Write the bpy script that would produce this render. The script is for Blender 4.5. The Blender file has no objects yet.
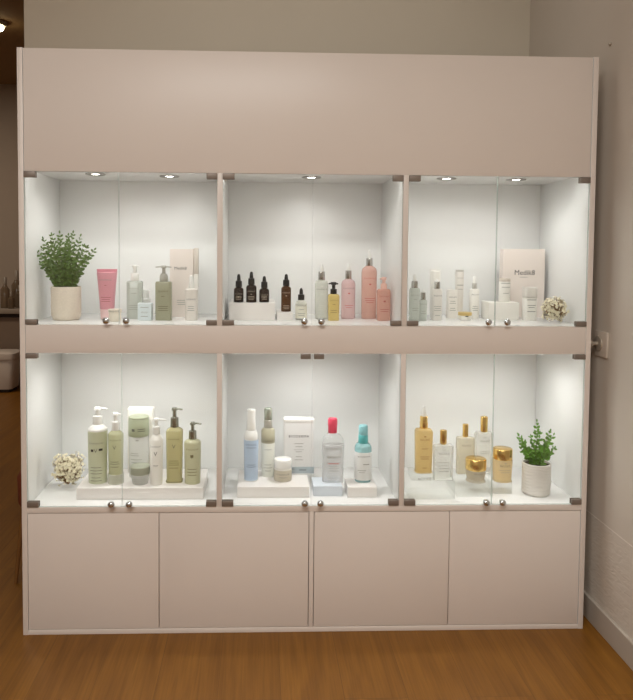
import bpy, bmesh, math, random
from math import sin, cos, pi, radians
from mathutils import Vector, Matrix

scene = bpy.context.scene
COL = scene.collection

# ------------------------------------------------------------------ materials
def lin(c):
    def f(v):
        v = v / 255.0
        return v / 12.92 if v <= 0.04045 else ((v + 0.055) / 1.055) ** 2.4
    return (f(c[0]), f(c[1]), f(c[2]), 1.0)

def new_mat(name):
    m = bpy.data.materials.new(name)
    m.use_nodes = True
    nt = m.node_tree
    nt.nodes.clear()
    out = nt.nodes.new('ShaderNodeOutputMaterial')
    return m, nt, out

def P(name, rgb, rough=0.5, metal=0.0, var=0.03, scale=30.0, bump=0.0, coat=0.0, emit=None, estr=0.0, spec=0.5, bscale=None, stretch=None, sss=0.0):
    m, nt, out = new_mat(name)
    b = nt.nodes.new('ShaderNodeBsdfPrincipled')
    b.inputs['Roughness'].default_value = rough
    b.inputs['Metallic'].default_value = metal
    b.inputs['Specular IOR Level'].default_value = spec
    b.inputs['Coat Weight'].default_value = coat
    tc = nt.nodes.new('ShaderNodeTexCoord')
    mp = nt.nodes.new('ShaderNodeMapping')
    if stretch: mp.inputs['Scale'].default_value = stretch
    nt.links.new(tc.outputs['Object'], mp.inputs['Vector'])
    nz = nt.nodes.new('ShaderNodeTexNoise')
    nz.inputs['Scale'].default_value = scale
    nz.inputs['Detail'].default_value = 4
    nt.links.new(mp.outputs['Vector'], nz.inputs['Vector'])
    mx = nt.nodes.new('ShaderNodeMix'); mx.data_type = 'RGBA'
    c = lin(rgb)
    mx.inputs[6].default_value = tuple(max(0, v * (1 - var)) for v in c[:3]) + (1,)
    mx.inputs[7].default_value = tuple(min(1, v * (1 + var)) for v in c[:3]) + (1,)
    nt.links.new(nz.outputs['Fac'], mx.inputs[0])
    nt.links.new(mx.outputs[2], b.inputs['Base Color'])
    if bump:
        nb = nt.nodes.new('ShaderNodeTexNoise'); nb.inputs['Scale'].default_value = bscale or scale * 3
        nt.links.new(mp.outputs['Vector'], nb.inputs['Vector'])
        bp = nt.nodes.new('ShaderNodeBump'); bp.inputs['Strength'].default_value = bump
        bp.inputs['Distance'].default_value = 0.002
        nt.links.new(nb.outputs['Fac'], bp.inputs['Height'])
        nt.links.new(bp.outputs['Normal'], b.inputs['Normal'])
    if emit:
        b.inputs['Emission Color'].default_value = lin(emit)
        b.inputs['Emission Strength'].default_value = estr
    nt.links.new(b.outputs[0], out.inputs[0])
    return m

def CLEAR(name, tint, body=None, fac=0.25, rough=0.05, ior=1.45, refl=1.0, edge=0.0):
    """see-through plastic or glass: tinted transparency, some cloudy body colour, fresnel reflection;
    edge > 0 makes grazing angles more opaque, as thick walls look"""
    m, nt, out = new_mat(name)
    tl_ = lin(tint); t = nt.nodes.new('ShaderNodeBsdfTransparent')
    t.inputs[0].default_value = tuple(v ** 0.5 for v in tl_[:3]) + (1,)   # two walls are crossed
    d = nt.nodes.new('ShaderNodeBsdfDiffuse'); d.inputs[0].default_value = tuple(min(.95, v * 1.12) for v in lin(body or tint)[:3]) + (1,)
    tl = nt.nodes.new('ShaderNodeBsdfTranslucent'); tl.inputs[0].default_value = tuple(v ** 0.7 for v in lin(body or tint)[:3]) + (1,)
    ad = nt.nodes.new('ShaderNodeMixShader'); ad.inputs[0].default_value = 0.4
    nt.links.new(d.outputs[0], ad.inputs[1]); nt.links.new(tl.outputs[0], ad.inputs[2])
    m1 = nt.nodes.new('ShaderNodeMixShader'); m1.inputs[0].default_value = fac
    nt.links.new(t.outputs[0], m1.inputs[1]); nt.links.new(ad.outputs[0], m1.inputs[2])
    if edge > 0:
        lw = nt.nodes.new('ShaderNodeLayerWeight'); lw.inputs['Blend'].default_value = 0.35
        mr = nt.nodes.new('ShaderNodeMapRange')
        mr.inputs['To Min'].default_value = fac; mr.inputs['To Max'].default_value = min(1.0, fac + edge)
        nt.links.new(lw.outputs['Facing'], mr.inputs['Value'])
        nt.links.new(mr.outputs['Result'], m1.inputs[0])
    g = nt.nodes.new('ShaderNodeBsdfGlossy'); g.inputs['Roughness'].default_value = rough
    # Schlick reflectance, the same from both sides of the wall
    fr = nt.nodes.new('ShaderNodeLayerWeight'); fr.inputs['Blend'].default_value = 0.5
    pw = nt.nodes.new('ShaderNodeMath'); pw.operation = 'POWER'; pw.inputs[1].default_value = 5.0
    nt.links.new(fr.outputs['Facing'], pw.inputs[0])
    f0 = ((ior - 1) / (ior + 1)) ** 2
    ml = nt.nodes.new('ShaderNodeMath'); ml.operation = 'MULTIPLY_ADD'
    ml.inputs[1].default_value = (1 - f0) * refl; ml.inputs[2].default_value = f0 * refl
    nt.links.new(pw.outputs[0], ml.inputs[0])
    m2 = nt.nodes.new('ShaderNodeMixShader')
    nt.links.new(ml.outputs[0], m2.inputs[0])
    nt.links.new(m1.outputs[0], m2.inputs[1]); nt.links.new(g.outputs[0], m2.inputs[2])
    nt.links.new(m2.outputs[0], out.inputs[0])
    return m

def EMIT(name, rgb, s):
    m, nt, out = new_mat(name)
    e = nt.nodes.new('ShaderNodeEmission'); e.inputs[0].default_value = lin(rgb); e.inputs[1].default_value = s
    nt.links.new(e.outputs[0], out.inputs[0])
    return m

def wood_floor():
    m, nt, out = new_mat('oak_floor')
    N = nt.nodes.new; Lk = nt.links.new
    b = N('ShaderNodeBsdfPrincipled'); b.inputs['Roughness'].default_value = 0.42
    b.inputs['Specular IOR Level'].default_value = 0.35
    tc = N('ShaderNodeTexCoord')
    # planks run away from the viewer (along y)
    mp = N('ShaderNodeMapping'); mp.inputs['Rotation'].default_value = (0, 0, radians(90)); mp.inputs['Location'].default_value = (0.515, 0.07, 0)
    Lk(tc.outputs['Object'], mp.inputs['Vector'])
    br = N('ShaderNodeTexBrick')
    br.inputs['Color1'].default_value = (0.2, 0.2, 0.2, 1); br.inputs['Color2'].default_value = (0.8, 0.8, 0.8, 1)
    br.inputs['Mortar'].default_value = (0.5, 0.5, 0.5, 1)
    br.inputs['Scale'].default_value = 1.0; br.inputs['Mortar Size'].default_value = 0.0007
    br.inputs['Mortar Smooth'].default_value = 0.3
    br.inputs['Brick Width'].default_value = 1.4; br.inputs['Row Height'].default_value = 0.19; br.offset = 0.37
    Lk(mp.outputs[0], br.inputs['Vector'])
    # grain: stretched noise distorted
    m2 = N('ShaderNodeMapping'); m2.inputs['Scale'].default_value = (11, 0.9, 1)
    Lk(tc.outputs['Object'], m2.inputs['Vector'])
    add = N('ShaderNodeVectorMath'); add.operation = 'ADD'
    sc = N('ShaderNodeVectorMath'); sc.operation = 'SCALE'; sc.inputs['Scale'].default_value = 7.0
    Lk(br.outputs['Color'], sc.inputs[0]); Lk(m2.outputs[0], add.inputs[0]); Lk(sc.outputs[0], add.inputs[1])
    n1 = N('ShaderNodeTexNoise'); n1.inputs['Scale'].default_value = 1.0; n1.inputs['Detail'].default_value = 6; n1.inputs['Distortion'].default_value = 2.2
    Lk(add.outputs[0], n1.inputs['Vector'])
    m3 = N('ShaderNodeMapping'); m3.inputs['Scale'].default_value = (160, 4, 1)
    Lk(tc.outputs['Object'], m3.inputs['Vector'])
    n2 = N('ShaderNodeTexNoise'); n2.inputs['Scale'].default_value = 1.0; n2.inputs['Detail'].default_value = 3; n2.inputs['Distortion'].default_value = 0.5
    Lk(m3.outputs[0], n2.inputs['Vector'])
    r = N('ShaderNodeValToRGB')
    r.color_ramp.elements[0].position = 0.30; r.color_ramp.elements[0].color = lin((120, 76, 18))
    r.color_ramp.elements[1].position = 0.70; r.color_ramp.elements[1].color = lin((142, 94, 28))
    Lk(n1.outputs['Fac'], r.inputs[0])
    r2 = N('ShaderNodeValToRGB')
    r2.color_ramp.elements[0].position = 0.3; r2.color_ramp.elements[0].color = (0.80, 0.78, 0.74, 1)
    r2.color_ramp.elements[1].position = 0.62; r2.color_ramp.elements[1].color = (1, 1, 1, 1)
    Lk(n2.outputs['Fac'], r2.inputs[0])
    mul = N('ShaderNodeMix'); mul.data_type = 'RGBA'; mul.blend_type = 'MULTIPLY'; mul.inputs[0].default_value = 1
    Lk(r.outputs[0], mul.inputs[6]); Lk(r2.outputs[0], mul.inputs[7])
    mm = N('ShaderNodeMix'); mm.data_type = 'RGBA'
    mlt = N('ShaderNodeMath'); mlt.operation = 'MULTIPLY'; mlt.inputs[1].default_value = 0.7
    Lk(br.outputs['Fac'], mlt.inputs[0]); Lk(mlt.outputs[0], mm.inputs[0])
    Lk(mul.outputs[2], mm.inputs[6]); mm.inputs[7].default_value = lin((70, 42, 18))
    Lk(mm.outputs[2], b.inputs['Base Color'])
    bp = N('ShaderNodeBump'); bp.inputs['Strength'].default_value = 0.15; bp.inputs['Distance'].default_value = 0.001
    Lk(n2.outputs['Fac'], bp.inputs['Height']); Lk(bp.outputs[0], b.inputs['Normal'])
    Lk(b.outputs[0], out.inputs[0])
    return m

def tiled_wall():
    """right wall: painted plaster above, wave-relief tile dado below 0.385 m"""
    m, nt, out = new_mat('plaster_and_relief_tile')
    N = nt.nodes.new; Lk = nt.links.new
    b = N('ShaderNodeBsdfPrincipled'); b.inputs['Roughness'].default_value = 0.6
    tc = N('ShaderNodeTexCoord'); sep = N('ShaderNodeSeparateXYZ'); Lk(tc.outputs['Object'], sep.inputs[0])
    below = N('ShaderNodeMath'); below.operation = 'LESS_THAN'; below.inputs[1].default_value = 0.385
    Lk(sep.outputs['Z'], below.inputs[0])
    n = N('ShaderNodeTexNoise'); n.inputs['Scale'].default_value = 3; Lk(tc.outputs['Object'], n.inputs['Vector'])
    mx = N('ShaderNodeMix'); mx.data_type = 'RGBA'; mx.inputs[6].default_value = lin((206, 196, 184)); mx.inputs[7].default_value = lin((214, 205, 193))
    Lk(n.outputs['Fac'], mx.inputs[0])
    # thin pale grout line at dado top
    ln = N('ShaderNodeMath'); ln.operation = 'COMPARE'; ln.inputs[1].default_value = 0.385; ln.inputs[2].default_value = 0.0022
    Lk(sep.outputs['Z'], ln.inputs[0])
    m2 = N('ShaderNodeMix'); m2.data_type = 'RGBA'; Lk(ln.outputs[0], m2.inputs[0]); Lk(mx.outputs[2], m2.inputs[6]); m2.inputs[7].default_value = lin((232, 224, 214))
    Lk(m2.outputs[2], b.inputs['Base Color'])
    mp = N('ShaderNodeMapping'); mp.inputs['Scale'].default_value = (1, 0.35, 1); mp.inputs['Rotation'].default_value = (radians(-14), 0, 0); Lk(tc.outputs['Object'], mp.inputs['Vector'])
    w = N('ShaderNodeTexNoise'); w.inputs['Scale'].default_value = 60; w.inputs['Detail'].default_value = 1.5; w.inputs['Distortion'].default_value = 0.8
    Lk(mp.outputs[0], w.inputs['Vector'])
    ml = N('ShaderNodeMath'); ml.operation = 'MULTIPLY'; Lk(w.outputs['Fac'], ml.inputs[0]); Lk(below.outputs[0], ml.inputs[1])
    bp = N('ShaderNodeBump'); bp.inputs['Strength'].default_value = 0.45; bp.inputs['Distance'].default_value = 0.006
    Lk(ml.outputs[0], bp.inputs['Height']); Lk(bp.outputs[0], b.inputs['Normal'])
    Lk(b.outputs[0], out.inputs[0])
    return m

M = {}
M['carcass'] = P('warm_white_laminate', (234, 223, 214), 0.38, var=0.02, scale=3, bump=0.03, bscale=500)
M['interior'] = P('interior_white_laminate', (236, 236, 234), 0.30, var=0.01, scale=4)
M['shelf_top'] = P('glossy_white_shelf', (246, 245, 243), 0.18, var=0.01, scale=4)
M['gap_dark'] = P('gap_shade', (60, 50, 44), 0.8)  # dark colour standing in for the shade inside gaps
M['wall_back'] = P('back_wall_paint', (216, 207, 190), 0.8, var=0.03, scale=2, bump=0.05, bscale=200)
M['wall_plain'] = P('plain_wall_paint', (205, 196, 184), 0.8, var=0.03, scale=2, bump=0.05, bscale=200)
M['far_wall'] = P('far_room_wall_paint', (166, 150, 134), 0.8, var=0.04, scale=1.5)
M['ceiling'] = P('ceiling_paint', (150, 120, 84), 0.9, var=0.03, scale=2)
M['ceil_main'] = P('main_ceiling_paint', (222, 214, 202), 0.9, var=0.03, scale=2)
M['base'] = P('baseboard_paint', (184, 174, 162), 0.5, var=0.03, scale=5)
M['floor'] = wood_floor()
M['tile'] = tiled_wall()
M['glass'] = CLEAR('door_glass', (252, 254, 253), fac=0.0, rough=0.01, ior=1.45, refl=0.8)
M['glass_edge'] = P('glass_edge', (196, 206, 198), 0.2, var=0.02)
M['bronze'] = P('brushed_bronze_hinge', (140, 128, 118), 0.45, metal=0.4, var=0.1, scale=60)
M['chrome'] = P('polished_knob_metal', (214, 218, 222), 0.14, metal=1.0, var=0.05)
M['steel'] = P('satin_steel', (190, 180, 166), 0.35, metal=0.55)
M['light_trim'] = P('downlight_trim', (150, 146, 140), 0.3, metal=0.7)
M['lens'] = EMIT('downlight_lens', (255, 250, 240), 28.0)
M['led'] = EMIT('led_strip_diffuser', (252, 252, 250), 13.0)
M['far_lens'] = EMIT('far_lamp_lens', (255, 236, 190), 25.0)
M['switch'] = P('switch_plastic', (212, 200, 186), 0.4)
# bottles
SOLID = ('black_plastic', 'black_rubber', 'white_plastic', 'white_satin')
def lighter(c, k=0.22):
    g = sum(c) / 3.0
    return tuple(int(min(250, (v * .92 + g * .08) + (255 - (v * .92 + g * .08)) * k)) for v in c)
def M_set(n, c, r, **k):
    M[n] = P(n, c, r, var=k.pop('var', 0.015), **k)
def pl(n, c, r=0.35, **k):
    if not (n in SOLID or 'ink' in n or 'metal' in k): c = lighter(c)
    M_set(n, c, r, **k)
pl('white_plastic', (246, 245, 241), 0.25)
pl('white_satin', (240, 237, 230), 0.4)
pl('beige_satin', (221, 214, 203), 0.4)
pl('carton_white', (232, 226, 217), 0.6)
pl('carton_white2', (233, 233, 231), 0.55)
pl('carton_pink', (231, 220, 212), 0.6)
pl('tan_panel', (206, 192, 176), 0.55)
pl('tan_label', (196, 184, 158), 0.5)
pl('cream_lid', (236, 224, 202), 0.4)
pl('cream_bottle', (232, 222, 211), 0.4)
pl('cream_label', (226, 222, 200), 0.5)
pl('cream_green', (226, 226, 212), 0.3)
pl('white_label', (232, 233, 230), 0.5)
pl('pink_tube', (226, 160, 171), 0.35)
pl('pink_crimp', (214, 146, 158), 0.35)
pl('pale_pink', (238, 205, 204), 0.35)
pl('blue_white', (214, 228, 232), 0.4)
pl('warm_grey', (160, 156, 142), 0.3)
pl('silver_green', (176, 182, 168), 0.25, metal=0.5)
pl('silver', (196, 194, 190), 0.18, metal=0.95)
pl('silver_soft', (206, 204, 198), 0.3, metal=0.5)
pl('grey_metal', (158, 158, 146), 0.22, metal=0.75)
pl('gold', (236, 200, 124), 0.24, metal=1.0)
pl('gold_soft', (222, 196, 132), 0.3, metal=0.6)
pl('black_plastic', (26, 24, 23), 0.3)
pl('black_rubber', (30, 28, 27), 0.5)
pl('sage', (186, 190, 150), 0.32)
pl('sage_band', (150, 158, 122), 0.35)
pl('sage_cap', (140, 146, 112), 0.35)
pl('sage_lid', (140, 144, 118), 0.4)
pl('khaki_band', (168, 162, 128), 0.35)
pl('olive', (172, 168, 122), 0.32)
pl('coral_pump', (236, 178, 160), 0.35)
pl('powder_blue', (160, 184, 212), 0.35)
pl('blue_grey', (146, 162, 170), 0.5)
pl('blue_block', (214, 224, 236), 0.3)
pl('white_lam', (240, 233, 227), 0.3)
pl('hot_pink', (240, 84, 112), 0.3)
pl('teal_light', (112, 190, 198), 0.3)
pl('teal_dark', (40, 166, 170), 0.3)
pl('ink', (48, 46, 46), 0.6)
pl('ink_mid', (104, 104, 98), 0.6)
pl('ink_soft', (158, 158, 150), 0.6)
pl('olive_ink', (112, 104, 70), 0.6)
pl('rose_ink', (178, 98, 96), 0.6)
pl('blue_ink', (100, 120, 150), 0.6)
pl('gold_ink', (132, 96, 42), 0.6)
pl('label_ink', (170, 158, 140), 0.6)
pl('olive_dark', (140, 138, 104), 0.3)
M['mist_green'] = CLEAR('mist_green', (219, 225, 218), (218, 222, 215), 0.7, 0.2)
M['sage_pale'] = CLEAR('sage_pale', (218, 218, 187), (205, 205, 171), 0.75, 0.2)
M['olive_liquid'] = CLEAR('olive_liquid', (222, 214, 166), (206, 199, 156), 0.75, 0.12)
M['clear_olive'] = CLEAR('clear_olive', (217, 212, 173), (209, 203, 165), 0.4, 0.1)
M['frost_clear'] = CLEAR('frost_clear', (247, 248, 244), (241, 242, 237), 0.45, 0.2, edge=0.3)
M['frost_white'] = CLEAR('frost_white', (249, 249, 244), (244, 244, 237), 0.75, 0.2)
M['amber_dark'] = CLEAR('amber_dark', (80, 46, 22), (40, 25, 16), 0.7, 0.06)
M['amber'] = CLEAR('amber', (140, 82, 30), (78, 50, 26), 0.6, 0.06)
M['clear_cream'] = CLEAR('clear_cream', (248, 248, 237), (241, 241, 230), 0.3, 0.05, edge=0.5)
M['clear_green'] = CLEAR('clear_green', (244, 246, 240), (231, 233, 225), 0.35, 0.05, edge=0.5)
M['yellow_oil'] = CLEAR('yellow_oil', (247, 230, 159), (239, 215, 143), 0.5, 0.08)
M['pink_liquid'] = CLEAR('pink_liquid', (247, 223, 223), (240, 209, 210), 0.6, 0.08)
M['coral_liquid'] = CLEAR('coral_liquid', (248, 208, 195), (241, 199, 187), 0.65, 0.08)
M['coral_bottle'] = CLEAR('coral_bottle', (241, 194, 178), (232, 187, 172), 0.75, 0.15)
M['gold_oil'] = CLEAR('gold_oil', (246, 224, 168), (234, 208, 150), 0.6, 0.06)
M['honey'] = CLEAR('honey', (246, 226, 184), (238, 216, 172), 0.65, 0.08)
M['beige_glass'] = CLEAR('beige_glass', (232, 223, 202), (218, 207, 188), 0.6, 0.06)
M['beige_perfume'] = CLEAR('beige_perfume', (241, 236, 219), (227, 220, 202), 0.5, 0.05, edge=0.3)
M['clear_perfume'] = CLEAR('clear_perfume', (249, 249, 245), (241, 241, 234), 0.22, 0.03, edge=0.35)
M['clear_bottle'] = CLEAR('clear_bottle', (250, 251, 251), (238, 239, 241), 0.10, 0.03, edge=0.3)
M['clear_liquid'] = CLEAR('clear_liquid', (251, 251, 252), (244, 244, 245), 0.3, 0.05)
M['teal_liquid'] = CLEAR('teal_liquid', (200, 236, 237), (174, 218, 221), 0.55, 0.05)
M['acrylic'] = CLEAR('acrylic', (250, 252, 251), (246, 248, 247), 0.06, 0.02, ior=1.35, refl=0.45, edge=0.05)
M['pot_beige'] = P('pot_beige', (226, 214, 198), 0.75, var=0.12, scale=180, bump=0.25, bscale=250)
M['pot_white'] = P('pot_white', (228, 223, 216), 0.6, var=0.03, scale=40)
M['soil'] = P('soil', (62, 48, 34), 0.95, var=0.3, scale=120)
M['leaf_dark'] = P('leaf_dark', (90, 116, 46), 0.4, var=0.45, scale=25)
M['leaf_bright'] = P('leaf_bright', (104, 152, 48), 0.45, var=0.35, scale=30)
M['stem'] = P('plant_stem', (92, 98, 52), 0.6)
M['floret'] = P('floret', (250, 238, 212), 0.8, var=0.12, scale=90)
M['twig'] = P('dried_twig', (150, 116, 72), 0.8)
M['counter'] = P('counter_top', (150, 136, 120), 0.5)
M['counter_front'] = P('counter_front', (128, 108, 90), 0.6)
M['bin'] = P('bin_plastic', (214, 200, 186), 0.5)
M['bin_dark'] = P('bin_foot', (40, 32, 28), 0.6)
M['dark_glass'] = CLEAR('dark_glass', (180, 160, 136), (150, 132, 110), 0.5, 0.1)
M['stool_wood'] = P('stool_wood', (126, 84, 40), 0.5, var=0.15, scale=20, stretch=(1, 1, 0.1))
M['rattan'] = P('rust_rattan', (120, 56, 28), 0.7, var=0.4, scale=90, bump=0.6, bscale=150)

# ------------------------------------------------------------------ mesh helpers
def link(name, bm, mats, parent=None, smooth=None):
    me = bpy.data.meshes.new(name)
    bmesh.ops.recalc_face_normals(bm, faces=bm.faces)
    bm.to_mesh(me); bm.free()
    for m in (mats if isinstance(mats, (list, tuple)) else [mats]):
        me.materials.append(m)
    if smooth is not None:
        for p in me.polygons: p.use_smooth = True
        me.set_sharp_from_angle(angle=radians(smooth))
    o = bpy.data.objects.new(name, me)
    COL.objects.link(o)
    if parent is not None: o.parent = parent
    return o

def box(bm, x0, x1, y0, y1, z0, z1, bev=0.0, mi=0):
    r = bmesh.ops.create_cube(bm, size=1.0)
    vs = r['verts']
    for v in vs:
        v.co = Vector(((x0 + x1) / 2 + v.co.x * (x1 - x0), (y0 + y1) / 2 + v.co.y * (y1 - y0), (z0 + z1) / 2 + v.co.z * (z1 - z0)))
    fs = set(f for v in vs for f in v.link_faces)
    for f in fs: f.material_index = mi
    if bev > 0:
        es = list(set(e for v in vs for e in v.link_edges))
        bmesh.ops.bevel(bm, geom=es, offset=bev, segments=2, profile=0.5, affect='EDGES')

def boxo(name, dims, mat, parent=None, bev=0.0008):
    bm = bmesh.new(); box(bm, *dims, bev=bev)
    return link(name, bm, mat, parent, 35)

def ring(n, hw, hd, seg):
    pts = []
    for i in range(seg):
        a = 2 * pi * (i + 0.5) / seg
        c, s = cos(a), sin(a)
        pts.append((math.copysign(abs(c) ** (2.0 / n), c) * hw, math.copysign(abs(s) ** (2.0 / n), s) * hd))
    return pts

def loft(bm, secs, n=2, ratio=1.0, dx=0.0, dy=0.0, seg=32, caps=True, wob=None):
    """secs: list of (z, half width); cross-section is a superellipse of exponent n"""
    z0, z1 = secs[0][0], secs[-1][0]
    S = list(secs)
    mw = max(s[1] for s in S)
    r = min(0.0012, mw * 0.14, abs(z1 - z0) * 0.3)
    # soften both ends
    a, b = S[0], S[-1]
    S = [(a[0], max(a[1] - r, a[1] * .5)), (a[0] + r * .35, a[1] - r * .3), (a[0] + r, a[1])] + S[1:-1] + [(b[0] - r, b[1]), (b[0] - r * .35, b[1] - r * .3), (b[0], max(b[1] - r, b[1] * .5))]
    S2 = [S[0]]
    for s in S[1:]:
        if s[0] > S2[-1][0] - 1e-6: S2.append(s)
    loops = []
    for z, hw in S2:
        hd = hw * ratio if ratio < 1.5 else hw
        # flattened parts keep full depth even where they narrow (tube crimps pass their own ratio)
        loops.append([bm.verts.new((x + dx, y + dy, z)) for x, y in ring(n, hw, hd, seg)])
    for A, B_ in zip(loops, loops[1:]):
        for i in range(seg):
            j = (i + 1) % seg
            bm.faces.new((A[i], A[j], B_[j], B_[i]))
    if caps:
        bm.faces.new(list(reversed(loops[0]))); bm.faces.new(loops[-1])

def tube(bm, pts, rad, seg=6, taper=1.0):
    pts = [Vector(p) for p in pts]
    prev = None; k = len(pts)
    for i, p in enumerate(pts):
        d = (pts[min(i + 1, k - 1)] - pts[max(i - 1, 0)]).normalized()
        u = d.cross(Vector((0.13, 0.27, 0.95)))
        if u.length < 1e-3: u = d.cross(Vector((1, 0, 0)))
        u.normalize(); w = d.cross(u)
        r = rad * (1 + (taper - 1) * i / max(1, k - 1))
        cur = [bm.verts.new(p + (u * cos(2 * pi * q / seg) + w * sin(2 * pi * q / seg)) * r) for q in range(seg)]
        if prev:
            for q in range(seg):
                bm.faces.new((prev[q], prev[(q + 1) % seg], cur[(q + 1) % seg], cur[q]))
        else:
            bm.faces.new(cur[::-1])
        prev = cur
    bm.faces.new(prev)

def root(name, label, cat, loc=(0, 0, 0), group=None, rz=0.0):
    o = bpy.data.objects.new(name, None)
    o.empty_display_size = 0.02
    COL.objects.link(o)
    o.location = loc; o.rotation_euler = (0, 0, rz)
    o['label'] = label; o['category'] = cat
    if group: o['group'] = group
    return o

def struct(name, dims, mat, bev=0.0):
    bm = bmesh.new(); box(bm, *dims, bev=bev)
    o = link(name, bm, mat)
    o['kind'] = 'structure'
    return o

# text outlines, cached as triangle soups at unit height
_txt = {}
def text_geo(s):
    if s in _txt: return _txt[s]
    cu = bpy.data.curves.new('tmp_text', 'FONT')
    cu.body = s; cu.align_x = 'CENTER'; cu.align_y = 'CENTER'; cu.size = 1.0; cu.resolution_u = 2; cu.space_character = 1.25 if s.isupper() else 1.0
    o = bpy.data.objects.new('tmp_text', cu); COL.objects.link(o)
    dg = bpy.context.evaluated_depsgraph_get()
    me = bpy.data.meshes.new_from_object(o.evaluated_get(dg))
    vs = [(v.co.x, v.co.y) for v in me.vertices]; fs = [tuple(p.vertices) for p in me.polygons]
    bpy.data.objects.remove(o); bpy.data.curves.remove(cu); bpy.data.meshes.remove(me)
    xs = [v[0] for v in vs]; ys = [v[1] for v in vs]
    w = max(xs) - min(xs); cx = (max(xs) + min(xs)) / 2; cy = (max(ys) + min(ys)) / 2
    _txt[s] = ([((x - cx) / w, (y - cy) / w) for x, y in vs], fs, (max(ys) - min(ys)) / w)
    return _txt[s]

def surf_y(body, x, z):
    """front surface (towards the viewer) of a lofted body at local x, z"""
    n, ratio, secs, dx = body
    hw = secs[-1][1]
    if z <= secs[0][0]: hw = secs[0][1]
    else:
        for (z0, a), (z1, b) in zip(secs, secs[1:]):
            if z0 <= z <= z1:
                hw = a + (b - a) * (z - z0) / max(1e-9, z1 - z0); break
    hd = hw * ratio if ratio < 1.5 else hw
    t = min(0.97, abs((x - dx) / hw))
    return -hd * (1 - t ** n) ** (1.0 / n)

def build_item(name, label, cat, group, loc, parts):
    rt = root(name, label, cat, loc, group)
    bodies = []; let = []
    for p in parts:
        k = p[0]
        if k == 'B':
            _, pn, mat, n, ratio, dx, secs = p
            bm = bmesh.new()
            loft(bm, secs, n, ratio, dx, seg=40 if n < 6 else 56)
            link(pn, bm, M[mat], rt, 40)
            bodies.append((n, ratio, secs, dx))
        elif k == 'X':
            _, pn, mat, hx, hy, h = p
            bm = bmesh.new(); box(bm, -hx, hx, -hy, hy, 0, h, bev=0.0015)
            bodies.append((60, hy / hx, [(0, hx), (h, hx)], 0.0))
            link(pn, bm, M[mat], rt, 35)
        elif k == 'N':
            _, pn, mat, x0, x1, z, h = p
            bm = bmesh.new()
            q = [(x0, 0, z - h * .6), (x0 + (x1 - x0) * .25, 0, z + h * .2), (x1 - (x1 - x0) * .25, 0, z + h * .2), (x1, 0, z - h * .6)]
            if abs(x0) < abs(x1) * .6: q = [(x0, 0, z), ((x0 + x1) / 2, 0, z + h * .2), (x1, 0, z - h * .8)]
            if abs(x1) < abs(x0) * .6: q = [(x1, 0, z), ((x0 + x1) / 2, 0, z + h * .2), (x0, 0, z - h * .8)]
            tube(bm, q, h, 10)
            link(pn, bm, M[mat], rt, 50)
        elif k == 'T':
            _, s, z, w, mat, bi, dx = p
            bm = bmesh.new(); let.append(('lettering', mat, bm))
            vs, fs, asp = text_geo(s)
            bv = []
            ys = max(1.0, 0.0052 / (asp * w))
            for x, y in vs:
                X = x * w + dx + bodies[bi][3]; Z = z + y * w * ys
                bv.append(bm.verts.new((X, surf_y(bodies[bi], X, Z) - 0.0004, Z)))
            for f in fs:
                try: bm.faces.new([bv[i] for i in f])
                except ValueError: pass
        elif k == 'L':
            _, lines, mat, bi = p
            bm = bmesh.new(); let.append(('printed_text', mat, bm))
            for z, w, dx, h in lines:
                m = 8; prev = None
                for i in range(m + 1):
                    X = -w / 2 + w * i / m + dx + bodies[bi][3]
                    Y = surf_y(bodies[bi], X, z) - 0.0004
                    cur = (bm.verts.new((X, Y, z - h / 2)), bm.verts.new((X, Y, z + h / 2)))
                    if prev: bm.faces.new((prev[0], cur[0], cur[1], prev[1]))
                    prev = cur
    for pn, mat, bm in let:
        link(pn, bm, M[mat], rt)
    return rt
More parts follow.
